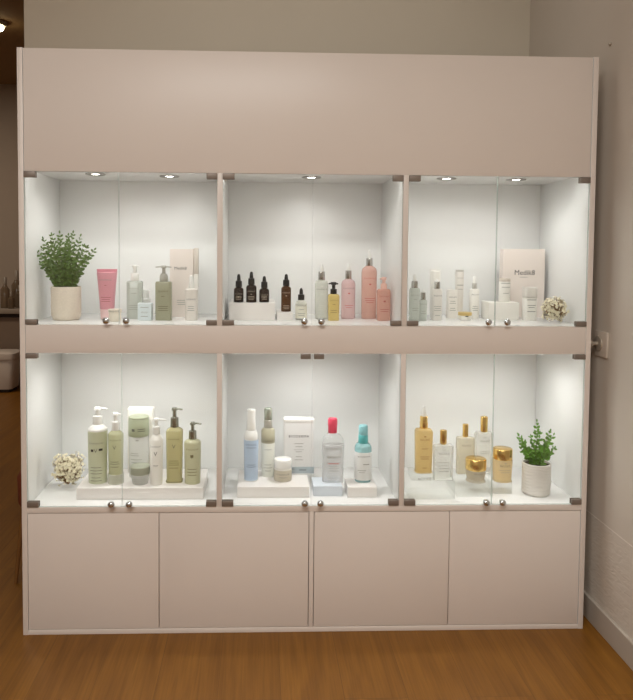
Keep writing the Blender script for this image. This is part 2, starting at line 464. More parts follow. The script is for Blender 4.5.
ITEMS = [('cosmetic_tube', 'pink flattened cosmetic tube standing upright beside the beige potted plant', 'tube', None, (0.2516, 0.195, 1.0765),
  [('B', 'body', 'pink_tube', 2.6, 0.9, 0.0, [(0.0375, 0.02545), (0.0706, 0.02726), (0.1256, 0.03177), (0.1732, 0.03627)]), ('B', 'crimp', 'pink_crimp', 6, 0.12, 0.0, [(0.1732, 0.03627), (0.1841, 0.03735)]),
   ('B', 'cap', 'pale_pink', 2.2, 0.9, 0.0, [(0.0, 0.02362), (0.0375, 0.02545)]), ('T', 'CAUDALIE', 0.1457, 0.04354, 'ink_soft', 0, 0),
   ('L', [(0.1256, 0.00726, 0, 0.00184), (0.0816, 0.03633, 0, 0.00184), (0.0742, 0.02907, 0, 0.00184), (0.0669, 0.03271, 0, 0.00184)], 'rose_ink', 0)]),
 ('cream_jar', 'small cream-coloured jar with a black-printed lid in front of the pink tube', 'jar', None, (0.294, 0.125, 1.0765),
  [('B', 'body', 'cream_lid', 2, 1.0, 0.0, [(0.0, 0.01946), (0.0086, 0.02196), (0.0311, 0.02195)]), ('B', 'lid', 'cream_lid', 2, 1.0, 0.0, [(0.0319, 0.02408), (0.0437, 0.02407)]), ('T', 'CAUDALIE', 0.0372, 0.0354, 'ink', 1, 0)]),
 ('pump_bottle', 'pale grey-green pump bottle with white pump behind the small blue-white box', 'pump bottle', 'pump bottles in the upper left bay', (0.3471, 0.225, 1.0765),
  [('B', 'body', 'mist_green', 5, 0.75, 0.0, [(0.0, 0.02857), (0.1357, 0.02853), (0.1394, 0.02577)]), ('B', 'collar', 'white_plastic', 2, 1.0, 0.0, [(0.1394, 0.01583), (0.1691, 0.01472)]),
   ('B', 'pump_head', 'white_plastic', 2, 1.0, 0.0, [(0.1691, 0.00736), (0.1876, 0.00736), (0.1931, 0.01012), (0.1987, 0.0092)]), ('N', 'nozzle', 'white_plastic', -0.0214, 0.0172, 0.195, 0.00224),
   ('T', 'CAUDALIE', 0.1134, 0.03683, 'ink_soft', 0, 0), ('L', [(0.0949, 0.01842, 0, 0.00186), (0.0502, 0.03687, 0, 0.00186), (0.0428, 0.03319, 0, 0.00186), (0.0353, 0.03688, 0, 0.00186)], 'ink_soft', 0)]),
 ('serum_bottle', 'small frosted white bottle standing behind the small blue-white box', 'bottle', 'bottles in the upper left bay', (0.3789, 0.28, 1.0765),
  [('B', 'body', 'frost_clear', 2, 1.0, 0.0, [(0.0, 0.01696), (0.0688, 0.01696), (0.0726, 0.01319)]), ('B', 'cap', 'frost_clear', 2, 1.0, 0.0, [(0.0726, 0.01225), (0.103, 0.01129)]),
   ('L', [(0.065, 0.02261, 0, 0.0019), (0.0574, 0.01884, 0, 0.0019)], 'ink_soft', 0)]),
 ('cosmetic_box', 'small square blue-white box between the pale and olive pump bottles', 'box', None, (0.394, 0.171, 1.0765),
  [('B', 'body', 'blue_white', 14, 0.7, 0.0, [(0.0, 0.02529), (0.0621, 0.0253)]), ('T', 'MUSE', 0.0292, 0.0217, 'ink_soft', 0, 0), ('L', [(0.0146, 0.02532, 0, 0.00182), (0.0475, 0.02892, 0, 0.00182)], 'ink_soft', 0)]),
 ('pump_bottle', 'olive green pump bottle with T-shaped grey pump', 'pump bottle', 'pump bottles in the upper left bay', (0.4601, 0.1777, 1.0765),
  [('B', 'body', 'olive_dark', 5, 0.75, 0.0, [(0.0, 0.0294), (0.1349, 0.02936), (0.1404, 0.02719)]), ('B', 'collar', 'warm_grey', 2, 1.0, 0.0, [(0.1404, 0.01558), (0.1604, 0.01486), (0.1695, 0.01086)]),
   ('B', 'pump_head', 'warm_grey', 2, 1.0, 0.0, [(0.1695, 0.00652), (0.1878, 0.00579), (0.1914, 0.01086), (0.1987, 0.00905)]), ('N', 'nozzle', 'warm_grey', -0.0298, 0.0281, 0.1939, 0.0022),
   ('T', 'CAUDALIE', 0.1057, 0.03627, 'olive_ink', 0, 0), ('L', [(0.0874, 0.01088, 0, 0.00183), (0.0509, 0.03631, 0, 0.00183), (0.0435, 0.03268, 0, 0.00183), (0.0362, 0.03632, 0, 0.00183)], 'olive_ink', 0)]),
 ('carton', 'tall pink-white carton standing behind the olive pump bottle', 'carton', None, (0.5127, 0.3, 1.0765),
  [('B', 'body', 'carton_pink', 20, 0.35, 0.0, [(0.0, 0.04476), (0.2591, 0.0446)]), ('T', 'Medik8', 0.1866, 0.04561, 'ink_mid', 0, -0.0038),
   ('L', [(0.0642, 0.03428, 0, 0.00192), (0.0565, 0.03429, 0, 0.00192), (0.0488, 0.03048, 0, 0.00192)], 'ink_soft', 0)]),
 ('cosmetic_tube', 'slim beige stick pack leaning at the edge of the tall pink-white carton', 'pack', None, (0.5682, 0.285, 1.0765),
  [('B', 'body', 'carton_white', 8, 0.8, 0.0, [(0.0, 0.00834), (0.2595, 0.00831)]), ('B', 'flap', 'tan_panel', 8, 0.82, 0.0, [(0.1646, 0.0089), (0.2632, 0.00888)])]),
 ('serum_bottle', 'small cream bottle with white cap in front of the tall pink-white carton', 'bottle', 'bottles in the upper left bay', (0.5606, 0.18, 1.0765),
  [('B', 'body', 'cream_bottle', 3, 0.9, 0.0, [(0.0, 0.02295), (0.1116, 0.02293), (0.1171, 0.01819)]), ('B', 'cap', 'white_plastic', 2, 1.0, 0.0, [(0.1171, 0.01091), (0.1354, 0.00946), (0.1609, 0.00654), (0.1628, 0.00545)]),
   ('T', 'CAUDALIE', 0.0768, 0.03278, 'ink', 0, 0), ('L', [(0.0511, 0.02186, 0, 0.00183), (0.0438, 0.02186, 0, 0.00183), (0.0365, 0.02551, 0, 0.00183)], 'ink_soft', 0)]),
 ('display_block', 'wide white display block under three amber dropper bottles', 'display block', 'display blocks in the upper middle bay', (0.7821, 0.2873, 1.0765), [('X', 'block', 'white_lam', 0.0842, 0.1127, 0.0636)]),
 ('dropper_bottle', 'dark amber dropper bottle nearest the plant end of the wide white block', 'dropper bottle', 'dropper bottles in the upper middle bay', (0.7319, 0.2133, 1.1401),
  [('B', 'body', 'amber_dark', 2, 1.0, 0.0, [(0.0, 0.01705), (0.0016, 0.01817), (0.047, 0.01815), (0.0533, 0.01452), (0.0563, 0.00907)]),
   ('B', 'collar', 'black_plastic', 2, 1.0, 0.0, [(0.0563, 0.01222), (0.0785, 0.01184), (0.0815, 0.00777)]),
   ('B', 'dropper_bulb', 'black_rubber', 2, 1.0, 0.0, [(0.0815, 0.00722), (0.0971, 0.00592), (0.103, 0.00444), (0.1045, 0.00222)]), ('T', 'CAUDALIE', 0.0321, 0.02614, 'label_ink', 0, 0),
   ('L', [(0.0209, 0.00556, 0, 0.00334), (0.0228, 0.01997, 0, 0.00185), (0.0172, 0.02179, 0, 0.00185), (0.0116, 0.01816, 0, 0.00185)], 'label_ink', 0)]),
 ('dropper_bottle', 'dark amber dropper bottle in the middle of the wide white block, tallest of its three', 'dropper bottle', 'dropper bottles in the upper middle bay', (0.7787, 0.2075, 1.1401),
  [('B', 'body', 'amber_dark', 2, 1.0, 0.0, [(0.0, 0.01815), (0.0015, 0.01926), (0.0568, 0.01923), (0.0631, 0.01538), (0.0661, 0.00962)]),
   ('B', 'collar', 'black_plastic', 2, 1.0, 0.0, [(0.0661, 0.01221), (0.0883, 0.01183), (0.0913, 0.00777)]),
   ('B', 'dropper_bulb', 'black_rubber', 2, 1.0, 0.0, [(0.0913, 0.00721), (0.1068, 0.00592), (0.1128, 0.00443), (0.1142, 0.00221)]), ('T', 'CAUDALIE', 0.042, 0.02771, 'label_ink', 0, 0),
   ('L', [(0.0308, 0.00555, 0, 0.00333), (0.0227, 0.02117, 0, 0.00185), (0.0171, 0.0231, 0, 0.00185), (0.0115, 0.01925, 0, 0.00185)], 'label_ink', 0)]),
 ('dropper_bottle', 'dark amber dropper bottle on the wide white block beside the lone taller amber bottle', 'dropper bottle', 'dropper bottles in the upper middle bay', (0.8266, 0.2194, 1.1401),
  [('B', 'body', 'amber_dark', 2, 1.0, 0.0, [(0.0, 0.0175), (0.0016, 0.01862), (0.0434, 0.01861), (0.0497, 0.01489), (0.0527, 0.00931)]),
   ('B', 'collar', 'black_plastic', 2, 1.0, 0.0, [(0.0527, 0.01228), (0.0751, 0.01191), (0.078, 0.00781)]),
   ('B', 'dropper_bulb', 'black_rubber', 2, 1.0, 0.0, [(0.078, 0.00726), (0.09, 0.00595), (0.0959, 0.00446), (0.0974, 0.00223)]), ('T', 'CAUDALIE', 0.0285, 0.0268, 'label_ink', 0, 0),
   ('L', [(0.0173, 0.00559, 0, 0.00335), (0.0229, 0.02048, 0, 0.00186), (0.0173, 0.02234, 0, 0.00186), (0.0117, 0.01862, 0, 0.00186)], 'label_ink', 0)]),
 ('display_block', 'small white display block under the single amber dropper bottle', 'display block', 'display blocks in the upper middle bay', (0.9032, 0.2547, 1.0765), [('X', 'block', 'white_lam', 0.0294, 0.0755, 0.0288)]),
 ('dropper_bottle', 'tall slim amber dropper bottle alone on its small white block', 'dropper bottle', 'dropper bottles in the upper middle bay', (0.9084, 0.2264, 1.1053),
  [('B', 'body', 'amber', 2, 1.0, 0.0, [(0.0, 0.01759), (0.0013, 0.01872), (0.0857, 0.01869), (0.092, 0.01495), (0.095, 0.00934)]),
   ('B', 'collar', 'black_plastic', 2, 1.0, 0.0, [(0.095, 0.01234), (0.1175, 0.01196), (0.1205, 0.00784)]),
   ('B', 'dropper_bulb', 'black_rubber', 2, 1.0, 0.0, [(0.1205, 0.00728), (0.1324, 0.00598), (0.1384, 0.00449), (0.1399, 0.00224)]), ('T', 'CAUDALIE', 0.0707, 0.02693, 'label_ink', 0, 0),
   ('L', [(0.0595, 0.00561, 0, 0.00336), (0.0227, 0.02059, 0, 0.00186), (0.0171, 0.02246, 0, 0.00186), (0.0115, 0.01872, 0, 0.00186)], 'label_ink', 0)]),
 ('dropper_bottle', 'short clear dropper bottle with cream label and black dropper', 'dropper bottle', 'dropper bottles in the upper middle bay', (0.9635, 0.2023, 1.0765),
  [('B', 'body', 'clear_cream', 2.4, 1.0, 0.0, [(0.0, 0.02042), (0.0009, 0.02119), (0.0604, 0.02117), (0.0679, 0.01671), (0.0734, 0.00928)]), ('B', 'label', 'cream_label', 2.4, 1.0, 0.0, [(0.0064, 0.02157), (0.0548, 0.02155)]),
   ('B', 'collar', 'black_plastic', 2, 1.0, 0.0, [(0.0734, 0.01188), (0.0939, 0.01188), (0.0957, 0.00743)]), ('B', 'dropper_bulb', 'black_rubber', 2, 1.0, 0.0, [(0.0957, 0.00705), (0.1106, 0.00612), (0.118, 0.00297)]),
   ('T', 'CAUDALIE', 0.0541, 0.03343, 'ink', 1, 0), ('L', [(0.04, 0.01858, 0, 0.00185), (0.0251, 0.02601, 0, 0.00185), (0.0176, 0.0223, 0, 0.00185)], 'ink_soft', 1)]),
 ('spray_bottle', 'tall clear bottle with silver collar beside the yellow pump bottle', 'spray bottle', 'spray bottles in the upper middle bay', (1.0424, 0.2458, 1.0765),
  [('B', 'body', 'clear_green', 2.6, 1.0, 0.0, [(0.0, 0.02383), (0.0006, 0.025), (0.133, 0.02494), (0.1424, 0.02078), (0.1462, 0.01133)]), ('B', 'collar', 'silver', 2, 1.0, 0.0, [(0.1462, 0.01285), (0.1782, 0.01246)]),
   ('B', 'spray_tip', 'white_plastic', 2, 1.0, 0.0, [(0.1782, 0.0083), (0.1989, 0.00566), (0.2065, 0.00415)]), ('T', 'CAUDALIE', 0.1122, 0.03931, 'ink', 0, 0),
   ('L', [(0.1236, 0.00756, 0, 0.00526), (0.0933, 0.00756, 0, 0.00526), (0.0517, 0.0227, 0, 0.00188), (0.0442, 0.03028, 0, 0.00188), (0.0366, 0.0265, 0, 0.00188)], 'ink_soft', 0)]),
 ('pump_bottle', 'small golden yellow bottle with black pump', 'pump bottle', 'pump bottles in the upper middle bay', (1.0821, 0.1864, 1.0765),
  [('B', 'body', 'yellow_oil', 5, 0.9, 0.0, [(0.0, 0.01999), (0.0011, 0.02113), (0.0899, 0.02109), (0.0955, 0.0185), (0.0992, 0.0111)]),
   ('B', 'collar', 'black_plastic', 2, 1.0, 0.0, [(0.0973, 0.01221), (0.1158, 0.01184), (0.1177, 0.00739)]),
   ('B', 'pump_head', 'black_plastic', 2, 1.0, 0.0, [(0.1177, 0.00629), (0.1306, 0.00628), (0.1324, 0.0111), (0.1417, 0.01017)]), ('N', 'nozzle', 'black_plastic', -0.0189, 0.0159, 0.1365, 0.00275),
   ('T', 'CAUDALIE', 0.0751, 0.02961, 'olive_ink', 0, 0), ('L', [(0.0603, 0.01111, 0, 0.00184), (0.0381, 0.02223, 0, 0.00184), (0.0307, 0.02223, 0, 0.00184)], 'olive_ink', 0)]),
 ('spray_bottle', 'pink bottle with silver collar and white tip beside the tallest coral bottle', 'spray bottle', 'spray bottles in the upper middle bay', (1.1458, 0.2623, 1.0765),
  [('B', 'body', 'pink_liquid', 2.4, 1.0, 0.0, [(0.0, 0.02481), (0.0013, 0.02636), (0.1309, 0.0263), (0.1423, 0.02287), (0.1499, 0.01334)]), ('B', 'collar', 'silver', 2, 1.0, 0.0, [(0.1499, 0.01219), (0.1821, 0.0118)]),
   ('B', 'spray_tip', 'white_plastic', 2, 1.0, 0.0, [(0.1821, 0.00838), (0.1992, 0.00571), (0.2087, 0.0038)]), ('T', 'CAUDALIE', 0.1156, 0.04195, 'ink_mid', 0, 0),
   ('L', [(0.0966, 0.00763, 0, 0.00529), (0.0509, 0.03054, 0, 0.00189), (0.0432, 0.02291, 0, 0.00189)], 'rose_ink', 0)]),
 ('spray_bottle', 'tallest coral bottle with silver collar and white tip', 'spray bottle', 'spray bottles in the upper middle bay', (1.2259, 0.268, 1.0765),
  [('B', 'body', 'coral_liquid', 2.4, 1.0, 0.0, [(0.0, 0.02797), (0.001, 0.02916), (0.1768, 0.02907), (0.1901, 0.02581), (0.1996, 0.01529)]), ('B', 'collar', 'silver', 2, 1.0, 0.0, [(0.1996, 0.01261), (0.23, 0.01222)]),
   ('B', 'spray_tip', 'white_plastic', 2, 1.0, 0.0, [(0.23, 0.00879), (0.249, 0.00611), (0.2604, 0.0042)]), ('T', 'CAUDALIE', 0.1539, 0.04592, 'rose_ink', 0, 0),
   ('L', [(0.131, 0.00766, 0, 0.0053), (0.0776, 0.03832, 0, 0.00189), (0.0699, 0.03449, 0, 0.00189), (0.0623, 0.02683, 0, 0.00189)], 'rose_ink', 0)]),
 ('pump_bottle', 'short coral bottle with matching coral pump', 'pump bottle', 'pump bottles in the upper middle bay', (1.2684, 0.1889, 1.0765),
  [('B', 'body', 'coral_bottle', 3, 0.9, 0.0, [(0.0, 0.02346), (0.0015, 0.02461), (0.1111, 0.02456), (0.1167, 0.02047)]), ('B', 'collar', 'coral_pump', 2, 1.0, 0.0, [(0.1167, 0.01191), (0.1352, 0.01153), (0.1389, 0.00744)]),
   ('B', 'pump_head', 'coral_pump', 2, 1.0, 0.0, [(0.1389, 0.00632), (0.15, 0.00632), (0.1518, 0.01004), (0.1611, 0.00855)]), ('N', 'nozzle', 'coral_pump', -0.0153, 0.0078, 0.1559, 0.00239),
   ('T', 'CAUDALIE', 0.0907, 0.03722, 'rose_ink', 0, 0), ('L', [(0.0721, 0.00745, 0, 0.00588), (0.0424, 0.02981, 0, 0.00184), (0.035, 0.02608, 0, 0.00184)], 'rose_ink', 0)]),
 ('dropper_bottle', 'pale grey-green dropper bottle with silver collar, taller one beside the divider', 'dropper bottle', 'dropper bottles in the upper right bay', (1.375, 0.15, 1.0765),
  [('B', 'body', 'mist_green', 3, 0.9, 0.0, [(0.0, 0.01839), (0.1158, 0.01875), (0.1231, 0.01654)]), ('B', 'collar', 'silver', 2, 1.0, 0.0, [(0.1231, 0.01213), (0.1487, 0.01175)]),
   ('B', 'dropper_bulb', 'white_plastic', 2, 1.0, 0.0, [(0.1487, 0.00734), (0.1669, 0.00588), (0.1742, 0.00331)]), ('T', 'MEDIK8', 0.0975, 0.02942, 'ink_soft', 0, 0),
   ('L', [(0.0829, 0.01103, 0, 0.00181), (0.0499, 0.02208, 0, 0.00181), (0.0426, 0.02208, 0, 0.00181)], 'ink_soft', 0)]),
 ('dropper_bottle', 'shortest grey-green dropper bottle with metallic collar beside the divider', 'dropper bottle', 'dropper bottles in the upper right bay', (1.4145, 0.1858, 1.0765),
  [('B', 'body', 'mist_green', 3, 0.9, 0.0, [(0.0, 0.01456), (0.0731, 0.01494), (0.0768, 0.01307)]), ('B', 'collar', 'silver', 2, 1.0, 0.0, [(0.0768, 0.01008), (0.1046, 0.0097)]),
   ('B', 'dropper_bulb', 'white_plastic', 2, 1.0, 0.0, [(0.1046, 0.00597), (0.1176, 0.00298)]), ('T', 'MEDIK8', 0.0619, 0.02241, 'ink_soft', 0, 0),
   ('L', [(0.0359, 0.01494, 0, 0.00184), (0.0284, 0.01868, 0, 0.00184)], 'ink_soft', 0)]),
 ('cosmetic_tube', 'white flat-topped tube standing behind the silver-collared beige bottle', 'tube', 'tubes in the upper right bay', (1.477, 0.26, 1.0765),
  [('B', 'body', 'white_satin', 2.6, 0.9, 0.0, [(0.0258, 0.01732), (0.1099, 0.01826), (0.1824, 0.01996)]), ('B', 'crimp', 'white_plastic', 6, 0.15, 0.0, [(0.1824, 0.01996), (0.1919, 0.02033)]),
   ('B', 'cap', 'white_plastic', 2.2, 0.9, 0.0, [(0.0, 0.01731), (0.0258, 0.01732)])]),
 ('dropper_bottle', 'beige-white dropper bottle with silver collar in front of the white flat-topped tube', 'dropper bottle', 'dropper bottles in the upper right bay', (1.4715, 0.2058, 1.0765),
  [('B', 'body', 'beige_satin', 3, 0.9, 0.0, [(0.0, 0.01809), (0.113, 0.01883), (0.1168, 0.01694)]), ('B', 'collar', 'silver', 2, 1.0, 0.0, [(0.1168, 0.01129), (0.1448, 0.01091)]),
   ('B', 'dropper_bulb', 'white_plastic', 2, 1.0, 0.0, [(0.1448, 0.00639), (0.1541, 0.00376)]), ('T', 'MEDIK8', 0.0925, 0.02862, 'ink_mid', 0, 0),
   ('L', [(0.0531, 0.02638, 0, 0.00185), (0.0456, 0.02262, 0, 0.00185), (0.0381, 0.02639, 0, 0.00185), (0.0194, 0.01886, 0, 0.00185)], 'ink_soft', 0)]),
 ('cosmetic_tube', 'tall grey-white tube with narrow printed bands behind the small beige box', 'tube', 'tubes in the upper right bay', (1.5783, 0.285, 1.0765),
  [('B', 'body', 'beige_satin', 2.6, 0.9, 0.0, [(0.0278, 0.01441), (0.109, 0.01516), (0.1784, 0.01592)]), ('B', 'crimp', 'silver_soft', 6, 0.15, 0.0, [(0.1784, 0.01592), (0.1868, 0.01592)]),
   ('B', 'cap', 'white_plastic', 2.2, 0.9, 0.0, [(0.0, 0.01401), (0.0278, 0.01441)]), ('T', 'MEDIK8', 0.1552, 0.02331, 'ink_soft', 0, 0), ('L', [(0.1283, 0.02332, 0, 0.00305), (0.1128, 0.01944, 0, 0.00191)], 'ink_soft', 0)]),
 ('cosmetic_box', 'small beige-white upright box in front of the tall banded tube', 'box', 'boxes in the upper right bay', (1.55, 0.2852, 1.0765),
  [('B', 'body', 'carton_white', 14, 0.8, 0.0, [(0.0, 0.01789), (0.1107, 0.01787)]), ('T', 'MEDIK8', 0.0818, 0.02721, 'ink_mid', 0, 0),
   ('L', [(0.0663, 0.01944, 0, 0.00191), (0.0586, 0.02334, 0, 0.00191), (0.0393, 0.01945, 0, 0.00191), (0.0315, 0.02335, 0, 0.00191)], 'ink_soft', 0)]),
 ('cream_jar', 'low white jar with a gold rim', 'jar', None, (1.5816, 0.2164, 1.0765),
  [('B', 'body', 'white_satin', 2, 1.0, 0.0, [(0.0, 0.02181), (0.0018, 0.02393), (0.0169, 0.02392)]), ('B', 'lid', 'gold_soft', 2, 1.0, 0.0, [(0.0177, 0.02583), (0.0301, 0.02582)]), ('L', [(0.0155, 0.011, 0, 0.003)], 'ink', 1)]),
 ('dropper_bottle', 'slim white dropper bottle with white tip beside the low gold-rimmed jar', 'dropper bottle', 'dropper bottles in the upper right bay', (1.6385, 0.2901, 1.0765),
  [('B', 'body', 'white_satin', 3, 0.9, 0.0, [(0.0, 0.01718), (0.109, 0.01756), (0.1129, 0.01561)]), ('B', 'collar', 'silver_soft', 2, 1.0, 0.0, [(0.1129, 0.00975), (0.1361, 0.00936)]),
   ('B', 'dropper_bulb', 'white_plastic', 2, 1.0, 0.0, [(0.1361, 0.00624), (0.1592, 0.00507), (0.1631, 0.00312)]), ('T', 'MEDIK8', 0.0916, 0.02732, 'ink_mid', 0, 0),
   ('L', [(0.047, 0.01953, 0, 0.00191), (0.0393, 0.02344, 0, 0.00191), (0.0315, 0.01954, 0, 0.00191)], 'ink_soft', 0)]),
 ('carton', 'large white carton printed with dark serif lettering', 'carton', None, (1.8439, 0.345, 1.0765),
  [('B', 'body', 'carton_pink', 30, 0.22, 0.0, [(0.0, 0.08406), (0.2687, 0.08375)]), ('T', 'Medik8', 0.1768, 0.0799, 'ink', 0, 0.00399),
   ('L', [(0.1583, 0.03197, 0, 0.00195), (0.0593, 0.03203, -0.03203, 0.00195), (0.0514, 0.02803, -0.03203, 0.00195)], 'ink_soft', 0)]),
 ('display_riser', 'low white riser in front of the large lettered carton', 'display riser', None, (1.7293, 0.26, 1.0765), [('X', 'block', 'white_satin', 0.0581, 0.045, 0.0667)]),
 ('cosmetic_tube', 'small white cylinder pack with grey bands standing on the low white riser', 'cylinder pack', None, (1.7454, 0.26, 1.1432),
  [('B', 'body', 'white_satin', 2, 1.0, 0.0, [(0.0, 0.0213), (0.0772, 0.02126)]), ('B', 'cap', 'tan_panel', 2, 1.0, 0.0, [(0.0772, 0.02166), (0.0906, 0.02165)]),
   ('L', [(0.0714, 0.0348, 0, 0.00264), (0.0561, 0.03095, 0, 0.00227), (0.0331, 0.02322, 0, 0.00189)], 'ink_soft', 0)]),
 ('cosmetic_box', 'white upright pack with a fine dark line in front of the large lettered carton', 'box', 'boxes in the upper right bay', (1.8259, 0.2154, 1.0765),
  [('B', 'body', 'white_satin', 5, 0.9, 0.0, [(0.0, 0.02366), (0.086, 0.02365)]), ('B', 'cap', 'beige_satin', 5, 0.9, 0.0, [(0.0872, 0.02404), (0.1256, 0.02402)]),
   ('L', [(0.0785, 0.03434, 0, 0.0026), (0.0577, 0.03054, 0, 0.00186), (0.0501, 0.02291, 0, 0.00186), (0.035, 0.03055, 0, 0.00186)], 'ink_mid', 0)]),
 ('display_tray', 'long white display slab under the green and white bottles', 'display slab', None, (0.3897, 0.1813, 0.448), [('X', 'block', 'white_lam', 0.2238, 0.1087, 0.0414)]),
 ('pump_bottle', 'largest sage green pump bottle with white shoulder at the dried flowers end', 'pump bottle', 'pump bottles in the lower left bay', (0.2255, 0.1463, 0.4894),
  [('B', 'body', 'sage', 2, 1.0, 0.0, [(-0.0063, 0.03535), (0.0, 0.03277), (0.1832, 0.03523), (0.1887, 0.03522)]), ('B', 'shoulder', 'white_plastic', 2, 1.0, 0.0, [(0.1887, 0.03522), (0.1979, 0.03342), (0.2107, 0.01976)]),
   ('B', 'collar', 'white_plastic', 2, 1.0, 0.0, [(0.2107, 0.01796), (0.2406, 0.01652), (0.2431, 0.01077)]),
   ('B', 'pump_head', 'white_plastic', 2, 1.0, 0.0, [(0.2431, 0.00808), (0.262, 0.00754), (0.2634, 0.01292), (0.2729, 0.01112)]), ('N', 'nozzle', 'white_plastic', -0.0074, 0.0339, 0.2678, 0.00307),
   ('T', 'CAUDALIE', 0.1484, 0.04676, 'ink_mid', 0, 0),
   ('L', [(0.0601, 0.03603, 0, 0.00181), (0.049, 0.04325, 0, 0.00181), (0.038, 0.03965, 0, 0.00181), (0.0232, 0.03245, 0, 0.00181), (0.0121, 0.03967, 0, 0.00181)], 'ink_mid', 0), ('T', 'V', 0.1219, 0.01224, 'ink_mid', 0, 0),
   ('L', [(0.122, 0.009, -0.013, 0.009), (0.125, 0.012, 0.017, 0.008)], 'ink', 0)]),
 ('pump_bottle', 'pale sage pump bottle with clear base, second from the dried flowers', 'pump bottle', 'pump bottles in the lower left bay', (0.2933, 0.1326, 0.4894),
  [('B', 'body', 'sage_pale', 2, 1.0, 0.0, [(-0.0038, 0.02768), (0.0, 0.02519), (0.1776, 0.02758), (0.1831, 0.024), (0.1922, 0.01432)]),
   ('B', 'collar', 'white_plastic', 2, 1.0, 0.0, [(0.1922, 0.01432), (0.2228, 0.01317), (0.2254, 0.00859)]),
   ('B', 'pump_head', 'white_plastic', 2, 1.0, 0.0, [(0.2254, 0.00644), (0.2451, 0.00601), (0.2465, 0.0103), (0.256, 0.00887)]), ('N', 'nozzle', 'white_plastic', -0.0078, 0.019, 0.2509, 0.00306),
   ('T', 'CAUDALIE', 0.1612, 0.043, 'ink_mid', 0, 0), ('L', [(0.0825, 0.02871, 0, 0.0018), (0.0751, 0.0323, 0, 0.0018), (0.0641, 0.02872, 0, 0.0018)], 'ink_mid', 0), ('T', 'V', 0.1348, 0.01219, 'ink_mid', 0, 0),
   ('B', 'clear_base', 'frost_clear', 2, 1.0, 0.0, [(-0.0075, 0.02822), (0.0348, 0.02838)])]),
 ('carton', 'plain white tall carton standing behind the white tube with the sage top band', 'carton', None, (0.3615, 0.268, 0.4894), [('B', 'body', 'white_satin', 14, 0.5, 0.0, [(0.0, 0.04761), (0.2433, 0.04797)])]),
 ('lotion_bottle', 'tall white tube-shaped bottle with a sage green top band', 'bottle', None, (0.3631, 0.208, 0.4894),
  [('B', 'body', 'frost_white', 2, 1.0, 0.0, [(-0.0164, 0.03747), (0.0, 0.0348), (0.1536, 0.03735)]), ('B', 'band', 'sage_band', 2, 1.0, 0.0, [(0.1536, 0.03846), (0.2175, 0.03805)]),
   ('B', 'cap', 'sage_cap', 2, 1.0, 0.0, [(0.2175, 0.03768), (0.2251, 0.03693)]), ('L', [(0.1799, 0.01109, -0.01478, 0.00963), (0.1837, 0.02587, 0.01478, 0.00222), (0.1762, 0.02588, 0.01479, 0.00222)], 'ink_mid', 1),
   ('L', [(0.1423, 0.0111, 0, 0.0037), (0.0933, 0.02962, -0.01111, 0.00185), (0.0857, 0.03332, -0.01111, 0.00185), (0.0706, 0.04074, -0.0037, 0.00185), (0.0593, 0.03704, -0.0037, 0.00185)], 'ink_soft', 0)]),
 ('cream_jar', 'small white jar with a sage grey lid in front of the white tube-shaped bottle', 'jar', None, (0.3815, 0.1264, 0.4894),
  [('B', 'body', 'frost_clear', 2, 1.0, 0.0, [(-0.0076, 0.03307), (0.0, 0.02661), (0.0346, 0.0334)]), ('B', 'lid', 'sage_lid', 2, 1.0, 0.0, [(0.0354, 0.03484), (0.0621, 0.03482), (0.065, 0.03338)]),
   ('L', [(0.0218, 0.04311, 0, 0.00179), (0.0144, 0.04671, 0, 0.00179), (0.0071, 0.03234, 0, 0.00179)], 'ink_soft', 0)]),
 ('pump_bottle', 'slender white pump bottle with a V-shaped emblem', 'pump bottle', 'pump bottles in the lower left bay', (0.4409, 0.119, 0.4894),
  [('B', 'body', 'white_satin', 2, 1.0, 0.0, [(-0.0027, 0.02441), (0.0, 0.02197), (0.1609, 0.02433), (0.1664, 0.02075), (0.181, 0.01341)]),
   ('B', 'collar', 'white_plastic', 2, 1.0, 0.0, [(0.181, 0.01341), (0.2089, 0.01234), (0.2112, 0.00805)]),
   ('B', 'pump_head', 'white_plastic', 2, 1.0, 0.0, [(0.2112, 0.00603), (0.2282, 0.00563), (0.2297, 0.00965), (0.2391, 0.0083)]), ('N', 'nozzle', 'white_plastic', -0.0153, 0.0347, 0.2341, 0.00304),
   ('T', 'CAUDALIE', 0.1409, 0.03579, 'ink_mid', 0, 0), ('L', [(0.0716, 0.01792, 0, 0.00179)], 'ink_mid', 0), ('T', 'V', 0.1147, 0.01218, 'ink_mid', 0, 0)]),
 ('pump_bottle', 'tallest olive green bottle with grey metal pump', 'pump bottle', 'pump bottles in the lower left bay', (0.5025, 0.1494, 0.4894),
  [('B', 'body', 'olive_liquid', 4, 0.85, 0.0, [(-0.003, 0.0302), (0.0, 0.02766), (0.1856, 0.0301), (0.1912, 0.02646), (0.1993, 0.01558)]),
   ('B', 'collar', 'grey_metal', 2, 1.0, 0.0, [(0.1993, 0.01558), (0.2334, 0.01433), (0.2362, 0.00934)]), ('B', 'pump_head', 'grey_metal', 2, 1.0, 0.0, [(0.2362, 0.00701), (0.2592, 0.00654), (0.2607, 0.01121), (0.2703, 0.00965)]),
   ('N', 'nozzle', 'grey_metal', -0.0093, 0.0298, 0.2651, 0.00308), ('T', 'CAUDALIE', 0.1598, 0.0399, 'olive_ink', 0, 0),
   ('L', [(0.0804, 0.0327, 0, 0.00181), (0.073, 0.03634, 0, 0.00181), (0.0656, 0.03634, 0, 0.00181), (0.0545, 0.03271, 0, 0.00181)], 'olive_ink', 0), ('T', 'V', 0.1333, 0.01234, 'ink_mid', 0, 0),
   ('B', 'base', 'clear_olive', 4, 0.86, 0.0, [(-0.0074, 0.03075), (0.0044, 0.03075)])]),
 ('pump_bottle', 'shorter olive green bottle with grey pump at the divider end of the slab', 'pump bottle', 'pump bottles in the lower left bay', (0.5698, 0.1316, 0.4894),
